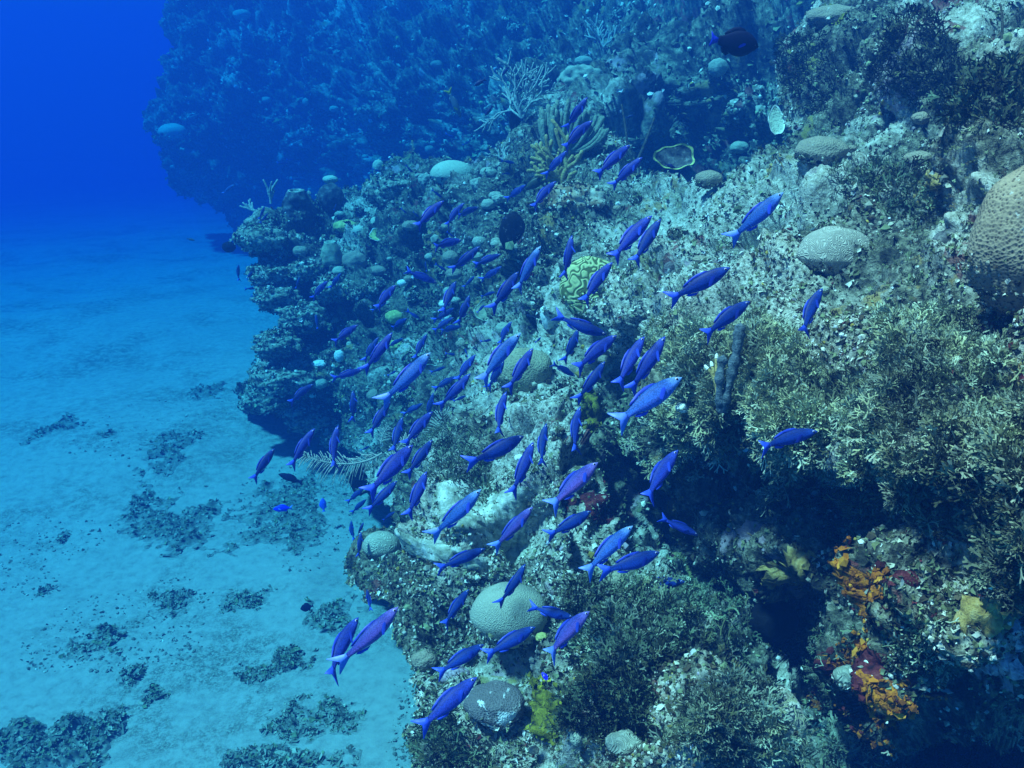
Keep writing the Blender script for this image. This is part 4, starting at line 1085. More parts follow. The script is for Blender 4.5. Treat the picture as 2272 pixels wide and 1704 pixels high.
# the blue-grey rope sponge
d = float(near.depth(1605, 900)) - 0.25
rs = root_at("rope_sponge", 1600, 912, d, "blue-grey furry rope sponge with two upright fingers in the algae bush", "sponge", lname="blue-grey rope sponge")
for pts, r in (([(1618, 850, -.05), (1632, 790, -.08), (1642, 725, -.1)], 0.022), ([(1596, 860, -.05), (1598, 825, -.06), (1604, 795, -.06)], 0.018)):
    w = path(1600, 912, d, pts, n=26)
    mb = MB()
    rr = r * (1 + 0.22 * np.sin(np.linspace(0, 15, 26)) + 0.1 * rng.standard_normal(26))
    mb.tube(w, rr, 16)
    me = mb.mesh("finger")
    link("finger", me, MAT["ropes"], rs)
d2 = float(near.depth(1592, 900)) - 0.2
fx = root_at("finger_coral", 1594, 890, d2, "thin brown finger with white tips leaning beside the rope sponge", "coral")
for pts in ([(1588, 850), (1580, 812)], [(1586, 845), (1570, 818)], [(1590, 830), (1590, 795)]):
    mb = MB(); mb.tube(path(1594, 890, d2, pts, n=8), np.linspace(.010, .007, 8), 6)
    br = link("branch", mb.mesh("branch"), MAT["fire"], fx)
    e = path(1594, 890, d2, pts, n=8)
    mb = MB(); mb.tube(np.stack([e[-1], e[-1] + unit(e[-1] - e[-2]) * .018]), [.009, .006], 6)
    link("tip", mb.mesh("tip"), MAT["whitec"], br)

# ------------------------------------------------------------------ dark weed and rubble heaps lying on the sand
def heap(u, v, ru, rv, label, dark=1.0, hgt=0.25, n=900, cat="rubble", lname=None):
    c = at(u, v, sand_depth(v))
    e = at(u + ru, v, sand_depth(v)); R = abs(e[0] - c[0])
    far_, nr_ = at(u, v - rv, sand_depth(v - rv)), at(u, v + rv, sand_depth(v + rv))
    R2 = abs(far_[1] - nr_[1]) / 2
    cy = (far_[1] + nr_[1]) / 2
    g = int(min(110, max(40, ru * 0.8)))
    xs_, ys_ = np.meshgrid(np.linspace(-1.35, 1.35, g), np.linspace(-1.35, 1.35, g), indexing='ij')
    wx, wy = c[0] + xs_ * R, cy + ys_ * R2
    p = np.stack([wx.ravel(), wy.ravel(), np.zeros(wx.size)], 1)
    nz = fbm(p / max(0.25, 0.7 * min(R, R2)), 4, 400 + int(u) % 50).reshape(wx.shape); nz2 = fbm(p * 5, 3, 410).reshape(wx.shape)
    nz3 = fbm(p * 14, 2, 415).reshape(wx.shape)
    w = 1.05 - np.hypot(xs_, ys_) + 0.60 * nz + 0.35 * nz2 + 0.40 * nz3
    hz_ = np.clip(w, -0.2, 1)
    lump = (0.6 - worley(p * 3.2, 420)).reshape(wx.shape)
    Zp = sand_height(wx, wy) - 0.05 + 0.26 * hgt * np.sign(hz_) * np.abs(hz_) ** 1.1 * (0.45 + lump)
    ok = w > -0.05
    fm = ok[:-1, :-1] & ok[1:, :-1] & ok[1:, 1:] & ok[:-1, 1:]
    used = np.zeros_like(ok)
    for a_, b_ in ((slice(0, -1), slice(0, -1)), (slice(1, None), slice(0, -1)), (slice(1, None), slice(1, None)), (slice(0, -1), slice(1, None))):
        used[a_, b_] |= fm
    ids = np.full(ok.shape, -1); ids[used] = np.arange(used.sum())
    q_ = np.stack([ids[:-1, :-1], ids[1:, :-1], ids[1:, 1:], ids[:-1, 1:]], -1)[fm]
    P_ = np.stack([wx, wy, Zp], -1)
    V_ = P_[used]
    mb = MB()
    k = dark
    wv = np.clip(w[used] / 0.55, 0, 1)[:, None]
    base = np.array([0.38, 0.37, 0.29]) * (1 - k) + np.array([0.20, 0.205, 0.15]) * k
    base = base * 0.85 * wv + np.array([0.33, 0.32, 0.265]) * (1 - wv)
    mb.add(V_ - np.array(c), q_, None, base * (1 + 0.18 * rng.standard_normal((len(V_), 1))).clip(0.5, 1.5))
    pw = (wv[:, 0] + 0.06) ** 1.5
    top = V_[rng.choice(len(V_), n, p=pw / pw.sum())] + np.stack([rng.uniform(-1, 1, n) * R / 40, rng.uniform(-1, 1, n) * R2 / 40, np.zeros(n)], 1)
    s = np.exp(0.45 * rng.standard_normal(n).clip(-2, 1.6)) * 0.016
    up = np.tile([[0.0, -0.2, 1.0]], (n, 1))
    scatter(mb, FLAKES, top - np.array(c), up, s, pick([(.31, .31, .23), (.25, .24, .17), (.14, .13, .09), SANDY, MOSS], [4, 3, 1.2 * k, 5 * (1 - k) + 3, 3.5], n), 0.25, 0.35)
    m3 = n // 3
    scatter(mb, SPRIG3, top[:m3] - np.array(c), up[:m3], s[:m3] * 3.4, pick([(.22, .22, .13), (.16, .14, .09), MOSS, SANDY], [3, 2, 3, 2], m3), -0.1, 0.7, True)
    o = link("weed_patch", mb.mesh("weed_patch", False), MAT["rubble"])
    o.location = Vector(c.tolist())
    if lname: LAND[lname] = (u, v)
    return thing(o, label, "seaweed", "weed and rubble patches on the sand")

q3 = lambda x, y: (0.5136 * x, 852 + 0.5136 * y)
for (x, y, rx, ry, lab, dk, hg, n, ln) in [
    (725, 290, 95, 85, "upright dark weed patch on the sand left of the lone pale-backed fish", .7, .35, 700, "upright weed patch"),
    (300, 172, 55, 36, "small hazy weed patch in the middle of the far sand", .6, .2, 250, None),
    (148, 222, 40, 30, "small hazy weed patch nearest the edge of the far sand", .6, .2, 250, None),
    (465, 235, 36, 20, "faint low weed patch between two hazy ones", .4, .1, 160, None),
    (600, 490, 50, 70, "narrow dark weed patch at the near side of the big weed bed", .8, .3, 400, None),
    (800, 560, 190, 110, "big dark weed bed in the middle of the sand", .8, .4, 1500, "big weed bed"),
    (1250, 480, 180, 105, "dark weed bed on the sand below the feather plume", .7, .35, 1400, "weed bed below the plume"),
    (1230, 620, 190, 70, "low weed bed reaching toward the ledge", .6, .22, 1000, None),
    (735, 900, 85, 48, "grey rubble patch in the lower middle of the sand", .4, .15, 600, None),
    (410, 1085, 100, 62, "scattered olive rubble patch in the lower sand", .45, .2, 700, None),
    (565, 1215, 42, 42, "small weed tuft near the scattered olive rubble", .5, .2, 300, None),
    (655, 1310, 56, 40, "ragged weed tuft low on the sand", .6, .22, 400, None),
    (1255, 1175, 100, 55, "long dark rubble slab left of the swimming pair", .9, .3, 700, "dark rubble slab"),
    (1110, 1235, 85, 60, "broken dark rubble under the long slab", .8, .3, 600, None),
    (150, 1560, 270, 165, "large dark weedy rock in the near corner of the sand", .95, .7, 2600, "large weedy corner rock"),
    (330, 1480, 110, 90, "olive weed spreading off the large corner rock", .8, .45, 1100, None),
    (185, 850, 30, 22, "tiny dark weed spot at the edge of the sand", .5, .15, 120, None),
    (900, 25, 75, 36, "hazy weed patch in front of the spur foot", .7, .3, 350, None),
    (1330, 1440, 180, 80, "broad grey rubble field beside the reef foot", .35, .12, 1500, None),
    (1250, 1610, 230, 55, "rubble band at the bottom edge of the sand", .4, .15, 1400, None),
    (1050, 900, 120, 40, "faint rubble streak under the weed bed", .3, .1, 500, None),
    (1560, 330, 60, 60, "dark weed tuft at the foot of the spur", .8, .3, 300, None),
    (1450, 960, 100, 90, "shaded rubble at the reef foot below the ledge", .7, .2, 700, None),
    (260, 625, 28, 28, "little weed spot in the near middle of the sand", .4, .12, 120, None),
]:
    u, v = q3(x, y)
    heap(u, v, rx * 0.5136, ry * 0.5136, lab, dk, hg, int(n * 0.32), lname=ln)

# loose bits over all the sand
mb = MB(); n = 7000
vv = 860 + 850 * rng.uniform(0, 1, n) ** 0.8; uu = rng.uniform(-20, 930, n)
P_ = at(uu, vv, sand_depth(vv)); 
kp = fbm(P_ * np.array([0.7, 0.7, 0]), 3, 77) > -0.1
P_ = P_[kp]; n = len(P_)
P_[:, 2] = sand_height(P_[:, 0], P_[:, 1]) - 0.05
s = np.exp(0.5 * rng.standard_normal(n).clip(-2, 1.5)) * 0.011
scatter(mb, FLAKES + KNOBS, P_, np.tile([[0, 0, 1.0]], (n, 1)), s, pick([(.32, .31, .25), PALE, (.24, .23, .17), (.15, .14, .10)], [4, 0.7, 3, 1.5], n), 0.0, 0.3)
tag(link("rubble", mb.mesh("rubble", False), MAT["rubble"]), "loose shell and coral rubble strewn on the sand", kind="stuff")

# ------------------------------------------------------------------ small coral heads all over the reef
LAND0 = dict(LAND)
def where(u, v, pool, book, head):
    """says which of several look-alikes this is, by the landmark it is nearest to"""
    best = min(pool, key=lambda k: math.hypot(pool[k][0] - u, pool[k][1] - v))
    du, dv = u - pool[best][0], v - pool[best][1]
    if abs(du) > abs(dv) * 1.2: rel = "right of" if du > 0 else "left of"
    else: rel = "below" if dv > 0 else "above"
    book.setdefault((head, rel, best), []).append((math.hypot(du, dv), u, v))
    return head, rel, best
ORD = ["nearest", "second nearest", "third nearest", "fourth nearest", "fifth nearest", "sixth nearest", "seventh nearest", "eighth nearest", "ninth nearest", "tenth nearest", "eleventh nearest", "twelfth nearest"]
def finish(items, book):
    """items: (object, key, u, v); a lone one needs no rank"""
    for o, key, u, v in items:
        l = sorted(book[key]); head, rel, best = key
        r = [i for i, x in enumerate(l) if x[1] == u and x[2] == v][0]
        if len(l) == 1: o["label"] = f"{head} {rel} the {best}"
        else: o["label"] = f"{head}, {ORD[min(r, 11)]} {rel} the {best}"

kinds = [("pale coral knob", MAT["disc"], 0.12), ("brown coral knob", MAT["brownhead"], 0.12), ("pale brain coral knob", MAT["palebrain"], 0.08), ("white coral button", MAT["whitec"], 0.15), ("yellowish coral knob", MAT["yellow"], 0.15), ("mottled rock knob", MAT["mound"], 0.25)]
items, book = [], {}
def crowd(T, n, ulo, uhi, vlo, vhi, rlo, rhi, probs):
    k = 0
    while k < n:
        u, v = rng.uniform(ulo, uhi), rng.uniform(vlo, vhi)
        a, b_ = T.idx(u, v)
        if not T.mask[a, b_]: continue
        if T is far and near.mask[near.idx(u, v)] and inside(NEAR_POLY, np.array(u), np.array(v)): continue
        nm, mt, lp = kinds[rng.choice(len(kinds), p=np.array(probs) / sum(probs))]
        r = math.exp(rng.uniform(math.log(rlo), math.log(rhi)))
        o = dome("small_coral", u, v, r, r * rng.uniform(0.55, 0.8), mt, "x", "coral", "small coral knobs on the reef", T, 0.01, lp, 2.4, seed=int(rng.integers(1, 60)))
        items.append((o, where(u, v, LAND0, book, nm), u, v)); k += 1
crowd(near, 105, 540, 1150, 370, 930, 6, 21, [3, 4, 3, 0.8, 1.2, 7])
crowd(near, 50, 1000, 1800, 400, 1050, 6, 20, [2, 3, 1, 0.6, 0.8, 6])
crowd(near, 26, 900, 1600, 1100, 1690, 6, 15, [3, 3, 2, 1, 1, 3])
crowd(near, 20, 1750, 2250, 30, 700, 6, 15, [3, 3, 2, 0.8, 1, 3])
crowd(far, 60, 380, 1720, 5, 380, 5, 22, [1.5, 3, 2, 0.8, 0.5, 6])
finish(items, book)

# ------------------------------------------------------------------ fish
def fish_mat(name, back, side, belly, spec=0.35):
    m, nt, b = nmat(name)
    a = nt.nodes.new("ShaderNodeAttribute"); a.attribute_name = "tint"
    co = texco(nt)
    mp = nt.nodes.new("ShaderNodeMapping"); mp.inputs["Scale"].default_value = (95, 30, 70)
    nt.links.new(co, mp.inputs[0])
    v1 = nt.nodes.new("ShaderNodeTexVoronoi"); v1.inputs["Scale"].default_value = 1.0
    nt.links.new(mp.outputs[0], v1.inputs["Vector"])
    sc = ramp(nt, v1.outputs["Distance"], [(0.22, 1.0), (0.72, 0.50)])
    c = mix(nt, 1.0, a.outputs["Color"], sc, 'MULTIPLY')
    nt.links.new(c, b.inputs["Base Color"])
    b.inputs["Roughness"].default_value = 0.6
    b.inputs["Specular IOR Level"].default_value = 0.2
    return m
MAT["fish"] = fish_mat("wrasse_skin", None, None, None)
def plain(name, col, rough=0.5, spec=0.3):
    m, nt, b = nmat(name)
    co = texco(nt)
    f = ramp(nt, noise(nt, co, 30, 3), [(0.3, 0.75), (0.7, 1.0)])
    nt.links.new(mix(nt, 1.0, col, f, 'MULTIPLY'), b.inputs["Base Color"])
    b.inputs["Roughness"].default_value = rough
    b.inputs["Specular IOR Level"].default_value = spec
    return m
MAT["eye"] = plain("fish_eye", (0.015, 0.008, 0.02), 0.2, 0.6)
MAT["iris"] = plain("fish_iris", (0.42, 0.42, 0.62), 0.3)
MAT["finB"] = plain("blue_fin", (0.035, 0.085, 0.66))
MAT["finD"] = plain("dark_fin", (0.018, 0.045, 0.42))
MAT["finL"] = plain("pale_fin", (0.12, 0.24, 0.84))
MAT["tangfin"] = plain("tang_tail", (0.02, 0.03, 0.55))
MAT["tangskin"] = plain("tang_skin", (0.006, 0.007, 0.03), 0.7, 0.1)
MAT["snap"] = plain("grey_fish_skin", (0.12, 0.16, 0.20))
MAT["yfin"] = plain("yellow_fin", (0.50, 0.42, 0.02))
MAT["olv"] = plain("olive_fish_skin", (0.06, 0.065, 0.03))
MAT["damsel"] = plain("vivid_blue_skin", (0.02, 0.01, 0.95))
MAT["dchrom"] = plain("dark_chromis_skin", (0.010, 0.014, 0.10))

PX = np.array([0, .03, .08, .15, .24, .34, .45, .56, .66, .75, .81])
TOP = np.array([.010, .036, .064, .093, .115, .127, .122, .102, .074, .050, .044])
BOT = np.array([.010, .026, .050, .080, .108, .122, .120, .098, .068, .044, .040])
WID = np.array([.008, .026, .044, .060, .070, .073, .068, .054, .036, .020, .014])

def body_mesh(name, bend=0.0, deep=1.0, cols=None, sides=16, st=26):
    """a fish body lofted from cross sections; nose at +x 0.5, length one with its tail"""
    t = np.linspace(0, 0.81, st)
    top = np.interp(t, PX, TOP) * deep; bot = np.interp(t, PX, BOT) * deep; wid = np.interp(t, PX, WID)
    k = np.array([1, 2, 1]) / 4.0
    for a in (top, bot, wid): a[1:-1] = np.convolve(a, k, 'valid')
    th = np.linspace(0, 2 * math.pi, sides, endpoint=False)
    x = 0.5 - t
    z = np.where(np.sin(th)[None] > 0, np.sin(th)[None] * top[:, None], np.sin(th)[None] * bot[:, None])
    y = np.cos(th)[None] * np.abs(np.cos(th))[None] ** 0.15 * wid[:, None]
    y = y + (bend * (np.clip(t - 0.25, 0, 1)) ** 2)[:, None]
    v = np.stack([np.broadcast_to(x[:, None], z.shape), y, z], -1).reshape(-1, 3)
    i = np.arange(st - 1)[:, None] * sides; j = np.arange(sides)[None]; j2 = (j + 1) % sides
    q = np.stack([i + j, i + sides + j, i + sides + j2, i + j2], -1).reshape(-1, 4)
    n0 = len(v)
    v = np.vstack([v, [0.512, 0, 0.002], [0.5 - 0.815, bend * 0.32, 0]])
    tr = np.vstack([np.stack([np.full(sides, n0), j[0], j2[0]], 1), np.stack([np.full(sides, n0 + 1), (st - 1) * sides + j2[0], (st - 1) * sides + j[0]], 1)])
    zr = np.concatenate([np.broadcast_to(np.sin(th)[None], (st, sides)).ravel(), [0, 0]])
    tt = np.concatenate([np.repeat(t, sides), [0, 0.81]])
    back, side, belly, face = [np.array(c_) for c_ in cols]
    w = np.clip((zr + 0.75) / 1.5, 0, 1)[:, None]
    c = np.where(w < 0.5, belly + (side - belly) * w * 2, side + (back - side) * (w - 0.5) * 2)
    f = np.clip(1 - tt / 0.20, 0, 1)[:, None] ** 0.8
    c = c + (face - c) * f * 0.8
    # dark gill edge
    g = np.exp(-((tt - 0.215) / 0.012) ** 2)[:, None] * np.clip(1 - np.abs(zr[:, None] + 0.1) * 1.1, 0, 1)
    c = c * (1 - 0.75 * g)
    return mesh_from(name, v, [q, tr], True, c)

def fin(name, pts, thick=0.006, bend=None):
    """a thin fin blade from an outline in the x-z plane"""
    p = np.array(pts, float); n = len(p)
    c = p.mean(0)
    def yb(x): return 0 if not bend else bend * max(0.0, (0.5 - x) - 0.25) ** 2
    v = [(a, thick * .3 + yb(a), b_) for a, b_ in p] + [(a, -thick * .3 + yb(a), b_) for a, b_ in p] + [(c[0], thick + yb(c[0]), c[1]), (c[0], -thick + yb(c[0]), c[1])]
    t = []
    for k in range(n):
        k2 = (k + 1) % n
        t += [(2 * n, k, k2), (2 * n + 1, n + k2, n + k), (k, n + k, n + k2), (k, n + k2, k2)]
    return mesh_from(name, np.array(v), np.array(t), True)

TAIL = [(-.30, .040), (-.33, .050), (-.40, .092), (-.50, .150), (-.505, .140), (-.455, .070), (-.425, .022), (-.418, 0), (-.425, -.022), (-.455, -.070), (-.505, -.140), (-.50, -.150), (-.40, -.092), (-.33, -.050), (-.30, -.040)]
TAILF = [(-.30, .040), (-.36, .060), (-.42, .095), (-.47, .150), (-.485, .155), (-.47, .090), (-.455, .040), (-.45, 0), (-.455, -.040), (-.47, -.090), (-.485, -.155), (-.47, -.150), (-.42, -.095), (-.36, -.060), (-.30, -.040)]
DORSAL = [(.22, .108), (.15, .138), (.05, .150), (-.08, .134), (-.18, .100), (-.225, .076), (-.20, .058), (-.08, .095), (.08, .118)]
ANAL = [(-.04, -.100), (-.10, -.122), (-.19, -.100), (-.235, -.062), (-.20, -.052), (-.10, -.085)]
PELV = [(.16, -.108), (.10, -.145), (.04, -.150), (.10, -.112)]

WCOL = {"violet-blue": ((.010, .030, .24), (.036, .074, .54), (.080, .085, .58), (.055, .10, .55)),
        "deep blue":   ((.006, .026, .17), (.014, .058, .40), (.030, .066, .48), (.022, .075, .40)),
        "pale-faced blue": ((.012, .08, .32), (.065, .20, .74), (.14, .20, .76), (.26, .52, .86)),
        "pinkish violet": ((.028, .045, .30), (.17, .13, .60), (.36, .15, .50), (.24, .22, .66))}
BENDS = (-0.5, -0.2, 0.1, 0.4)
FM = {}
for cn, cc in WCOL.items():
    for bi, bd in enumerate(BENDS):
        FM[("body", cn, bi)] = body_mesh("fish_body", bd, 0.93, cc)
        FM[("body", cn, bi)].materials.append(MAT["fish"])
for bi, bd in enumerate(BENDS):
    FM[("tail", bi)] = fin("tail_fin", TAIL, 0.008, bd)
    FM[("dorsal", bi)] = fin("dorsal_fin", DORSAL, 0.006, bd)
    FM[("anal", bi)] = fin("anal_fin", ANAL, 0.005, bd)
def pectoral(sg):
    p = np.array([(.245, .030), (.20, .055), (.13, .045), (.095, .015), (.12, -.02), (.19, -.012), (.24, .0)])
    c = p.mean(0)
    def yy(x): return sg * (0.070 + (0.245 - x) * 0.55)
    v = [(a, yy(a), b_ - (0.245 - a) * 0.35) for a, b_ in p] + [(c[0], yy(c[0]) + sg * .006, c[1] - (0.245 - c[0]) * 0.35)]
    n = len(p); t = [(n, k, (k + 1) % n) for k in range(n)] + [(n, (k + 1) % n, k) for k in range(n)]
    v2 = v + [(a, b_ + sg * -.003, c_) for a, b_, c_ in v]
    t2 = [(n, k, (k + 1) % n) for k in range(n)] + [(2 * n + 1, n + 1 + (k + 1) % n, n + 1 + k) for k in range(n)]
    return mesh_from("pectoral_fin", np.array(v2), np.array(t2), True)
PEC = {sg: pectoral(sg) for sg in (-1, 1)}
def ball(name, c, r, sq=(1, 1, 1)):
    V_, Q_ = sph(12, 9)
    return mesh_from(name, V_ * r * np.array(sq) + np.array(c), Q_)
EYE = {sg: ball("eye", (.430, sg * .031, .020), .022, (1, .55, 1)) for sg in (-1, 1)}
PUP = {sg: ball("pupil", (.431, sg * .0395, .020), .014, (1, .4, 1)) for sg in (-1, 1)}

def pose(nu, nv, tu, tv, L=0.23, roll=18.0, out=0.25, T=None, margin=0.42, d=None):
    """where a fish is and how it points, from its nose and tail as seen"""
    px = math.hypot(nu - tu, nv - tv)
    ct = math.sqrt(1 / (1 + out * out))
    cu, cv = (nu + tu) / 2, (nv + tv) / 2
    if d is None:
        d = L * ct * FPX / px
        lim = 60.0
        for TT in (near, far):
            for (a, b_) in ((nu, nv), (tu, tv), (cu, cv), (cu + 16, cv), (cu - 16, cv), (cu, cv + 14), (cu, cv - 14), (cu + 30, cv)):
                if TT.mask[TT.idx(a, b_)]: lim = min(lim, float(TT.depth(a, b_)))
        if cv > 500: lim = min(lim, float(sand_depth(cv)))
        d = min(d, lim - margin)
    Lw = px * d / FPX / ct
    dx, dy = (nu - tu) / px, -(nv - tv) / px
    cen = at(cu, cv, d)
    vd = unit(cen - CAM)
    rt = unit(np.cross(vd, AXU)); up = np.cross(rt, vd)
    f2 = unit(dx * rt + dy * up)
    fwd = unit(f2 + out * vd)
    dors = np.array([-dy, dx]) if dx >= -0.15 else np.array([dy, -dx])
    d0 = dors[0] * rt + dors[1] * up
    r = math.radians(roll)
    dz = math.cos(r) * d0 - math.sin(r) * vd
    dz = unit(dz - fwd * (dz @ fwd))
    y = np.cross(dz, fwd)
    M = Matrix(((fwd[0], y[0], dz[0], cen[0]), (fwd[1], y[1], dz[1], cen[1]), (fwd[2], y[2], dz[2], cen[2]), (0, 0, 0, 1)))
    return M @ Matrix.Diagonal((Lw, Lw, Lw, 1)), px, d

def heading(nu, nv, tu, tv):
    a = math.degrees(math.atan2(-(nv - tv), nu - tu))
    if 72 < a < 108: return "swimming straight up"
    if 50 < a <= 72: return "swimming steeply up"
    if 20 < a <= 50: return "slanting upward"
    if -12 <= a <= 20: return "swimming level"
    if -90 < a < -12: return "heading downward"
    return "turned the other way"

fish_items, fish_book = [], {}
def wrasse(nu, nv, tu, tv, colour, parts=True, small=None, tailmat="finB", roll=None, out=None, height=1.0, T=None):
    px = math.hypot(nu - tu, nv - tv)
    a = abs(math.degrees(math.atan2(-(nv - tv), nu - tu)))
    if roll is None: roll = 14 + 22 * max(0, (a - 45) / 45) + rng.uniform(-6, 10)
    if out is None: out = rng.uniform(0.1, 0.45)
    M, px, d = pose(nu, nv, tu, tv, rng.uniform(0.21, 0.25), roll, out)
    bi = int(rng.integers(0, 4))
    if not parts:
        pass
    o = bpy.data.objects.new("wrasse", None) if parts else bpy.data.objects.new("wrasse", FM[("body", colour, bi)])
    C.objects.link(o)
    o.matrix_world = M @ Matrix.Diagonal((1, height * rng.uniform(0.9, 1.1), height * rng.uniform(0.86, 1.04), 1))
    def part(nm, me, mat=None):
        p = bpy.data.objects.new(nm, me); C.objects.link(p); p.parent = o
        if mat is not None:
            if not me.materials: me.materials.append(None)
            p.material_slots[0].link = 'OBJECT'; p.material_slots[0].material = MAT[mat]
        return p
    if parts: part("body", FM[("body", colour, bi)])
    part("tail_fin", FM[("tail", bi)], tailmat)
    if parts:
        part("dorsal_fin", FM[("dorsal", bi)], "finD")
        part("anal_fin", FM[("anal", bi)], "finB")
        for sg in (-1, 1):
            part("pectoral_fin", PEC[sg], "finD" if colour == "deep blue" else "finB")
            e = part("eye", EYE[sg], "iris")
            p2 = bpy.data.objects.new("pupil", PUP[sg]); C.objects.link(p2); p2.parent = e
            if not PUP[sg].materials: PUP[sg].materials.append(MAT["eye"])
    size = "tiny" if px < 28 else "small" if px < 52 else "large" if px > 118 else None
    head = " ".join(x for x in (size, colour, "wrasse", heading(nu, nv, tu, tv)) if x)
    cu, cv = (nu + tu) / 2, (nv + tv) / 2
    tag(o, None, "fish", "school of blue wrasse over the reef")
    fish_items.append((o, where(cu, cv, LAND0, fish_book, head), cu, cv))
    return o

K = 520.0 / 2212.0
V_, D_, P_, R_ = "violet-blue", "deep blue", "pale-faced blue", "pinkish violet"
TILES = [
 (480, 380, [(165,125,50,215,P_),(800,72,705,75,D_),(455,330,405,460,D_),(485,395,415,495,D_),(210,880,195,1040,D_),(345,940,270,1025,D_),(388,1095,270,1115,D_),(422,1175,335,1180,D_),
   (785,1000,745,1110,D_),(1050,1035,890,1210,V_),(1175,960,1080,1110,D_),(1695,1075,1480,1310,V_),(2080,1050,1785,940,V_),(940,1350,950,1500,D_),(1335,1450,1090,1620,V_),(1800,1390,1640,1480,V_),
   (1800,395,1740,355,D_),(1910,430,1855,380,D_),(1920,1390,1800,1320,V_),(1600,1245,1470,1320,D_),(1220,200,1212,250,D_),(1130,310,1112,368,D_)]),
 (880, 380, [(445,280,160,530,V_),(640,300,440,510,V_),(775,340,560,420,D_),(615,650,320,710,V_),(785,710,530,950,D_),(985,785,720,885,D_),(990,900,800,1040,V_),(560,1040,415,1350,D_),(735,990,630,1100,D_),
   (690,1170,595,1450,D_),(545,1290,360,1420,D_),(540,1380,330,1510,D_),(612,1465,390,1505,D_),(1360,710,1110,1130,P_),(1150,950,920,1310,D_),(1220,130,1040,270,V_),(1505,100,1240,350,V_),
   (1655,610,1590,1010,V_),(2035,865,1720,1230,V_),(1980,1545,1490,1390,D_),(270,850,280,950,D_),(470,940,360,870,D_),(930,1140,780,1180,V_),(830,1260,750,1340,D_),(430,250,330,170,D_),(540,620,470,570,D_),
   (1060,430,1000,445,V_)]),
 (1300, 380, [(620,430,210,830,V_),(705,460,430,870,D_),(1850,220,1390,640,P_),(1350,920,780,1220,D_),(1540,1235,1090,1550,D_),(2225,1110,1985,1540,D_)]),
 (480, 660, [(1660,330,1420,700,V_),(1530,375,1390,610,D_),(1765,385,1600,470,D_),(2020,520,1610,990,P_),(1990,345,1845,585,D_),(1380,680,1090,770,V_),(915,820,670,985,D_),(1290,880,1310,1165,D_),
   (1640,985,1430,1300,D_),(1760,1130,1650,1470,D_),(2040,1080,1750,1400,V_),(2050,900,1985,1150,D_),(2160,655,2020,710,D_),(1700,690,1620,740,D_),(925,1240,680,1600,V_),(1150,1210,1050,1620,V_),(1950,1000,1760,1110,D_)]),
 (900, 660, [(1085,340,660,790,P_),(1000,230,860,440,V_),(930,600,775,870,D_),(1200,480,970,880,V_),(950,890,815,1310,V_),(660,540,470,790,V_),(610,720,340,1050,V_),(480,745,265,870,D_),(570,930,440,980,D_),
   (1115,1310,620,1590,D_),(1330,1190,1235,1600,D_),(1650,1030,1530,1460,V_),(1630,300,1520,610,D_),(1990,360,1580,680,V_),(1880,605,1650,980,D_),(1600,745,1375,612,D_),(490,540,370,530,D_),(690,510,630,460,D_),
   (810,400,710,420,D_),(1280,375,1220,430,D_),(560,480,590,560,D_)]),
 (1300, 660, [(550,370,270,850,V_),(745,370,420,900,V_),(900,755,250,1200,P_),(2170,1260,1600,1400,D_)]),
 (540, 920, [(290,325,75,620,D_),(1600,290,1180,750,V_),(1785,240,1545,580,D_),(1730,540,1555,965,V_),(1450,630,1190,910,D_),(1160,800,1020,930,D_),(1140,690,985,830,D_),(1430,920,1295,1000,D_),
   (1020,1000,1020,1200,D_),(1135,1020,1065,1160,D_),(1110,1110,1090,1345,D_),(1190,300,1110,340,D_)]),
 (940, 960, [(1035,90,840,595,V_),(1645,280,1160,720,R_),(540,540,90,1010,P_),(1030,705,655,1105,R_),(1580,740,1200,990,D_),(580,1100,125,1290,D_),(1970,880,1490,1330,P_),(2225,1125,1700,1345,D_),(960,1245,740,1640,D_)]),
 (640, 1280, [(1035,305,500,840,R_),(660,400,290,950,V_),(1705,125,1440,460,D_),(1845,650,1400,910,D_),(1780,970,1230,1420,V_),(740,120,785,320,D_)]),
 (1040, 1280, [(1140,330,680,740,R_),(985,380,570,300,D_),(630,480,150,745,D_)]),
 (940, 120, [(1545,420,1340,710,V_),(1595,640,1275,880,V_),(1945,870,1610,1140,V_),(2060,985,1770,1250,V_),(1350,920,1150,1150,V_),(860,1030,725,1000,D_),(820,1130,735,1122,D_),(300,790,205,755,D_),(440,820,370,860,D_)]),
 (460, 280, [(760,345,655,350,D_),(815,308,745,318,D_),(1640,430,1560,405,D_),(1945,445,1870,365,D_)]),
 (0, 0, [(6397,4246,6037,4730,V_),(6582,5045,6234,4894,V_),(6459,5484,5990,5540,D_),(5604,395,5700,410,D_)]),
]
BIG = {(1085,340), (2020,520), (900,755), (1600,290), (1035,305), (1645,280), (1970,880), (540,540), (1140,330), (1780,970)}
for ox, oy, fl in TILES:
    for (a, b_, c_, e_, col) in fl:
        nu, nv, tu, tv = ox + a * K, oy + b_ * K, ox + c_ * K, oy + e_ * K
        px = math.hypot(nu - tu, nv - tv)
        wrasse(nu, nv, tu, tv, col, parts=px > 40, tailmat="finL" if col in (P_, R_) else "finB", height=1.03 if (a, b_) in BIG else 1.0)

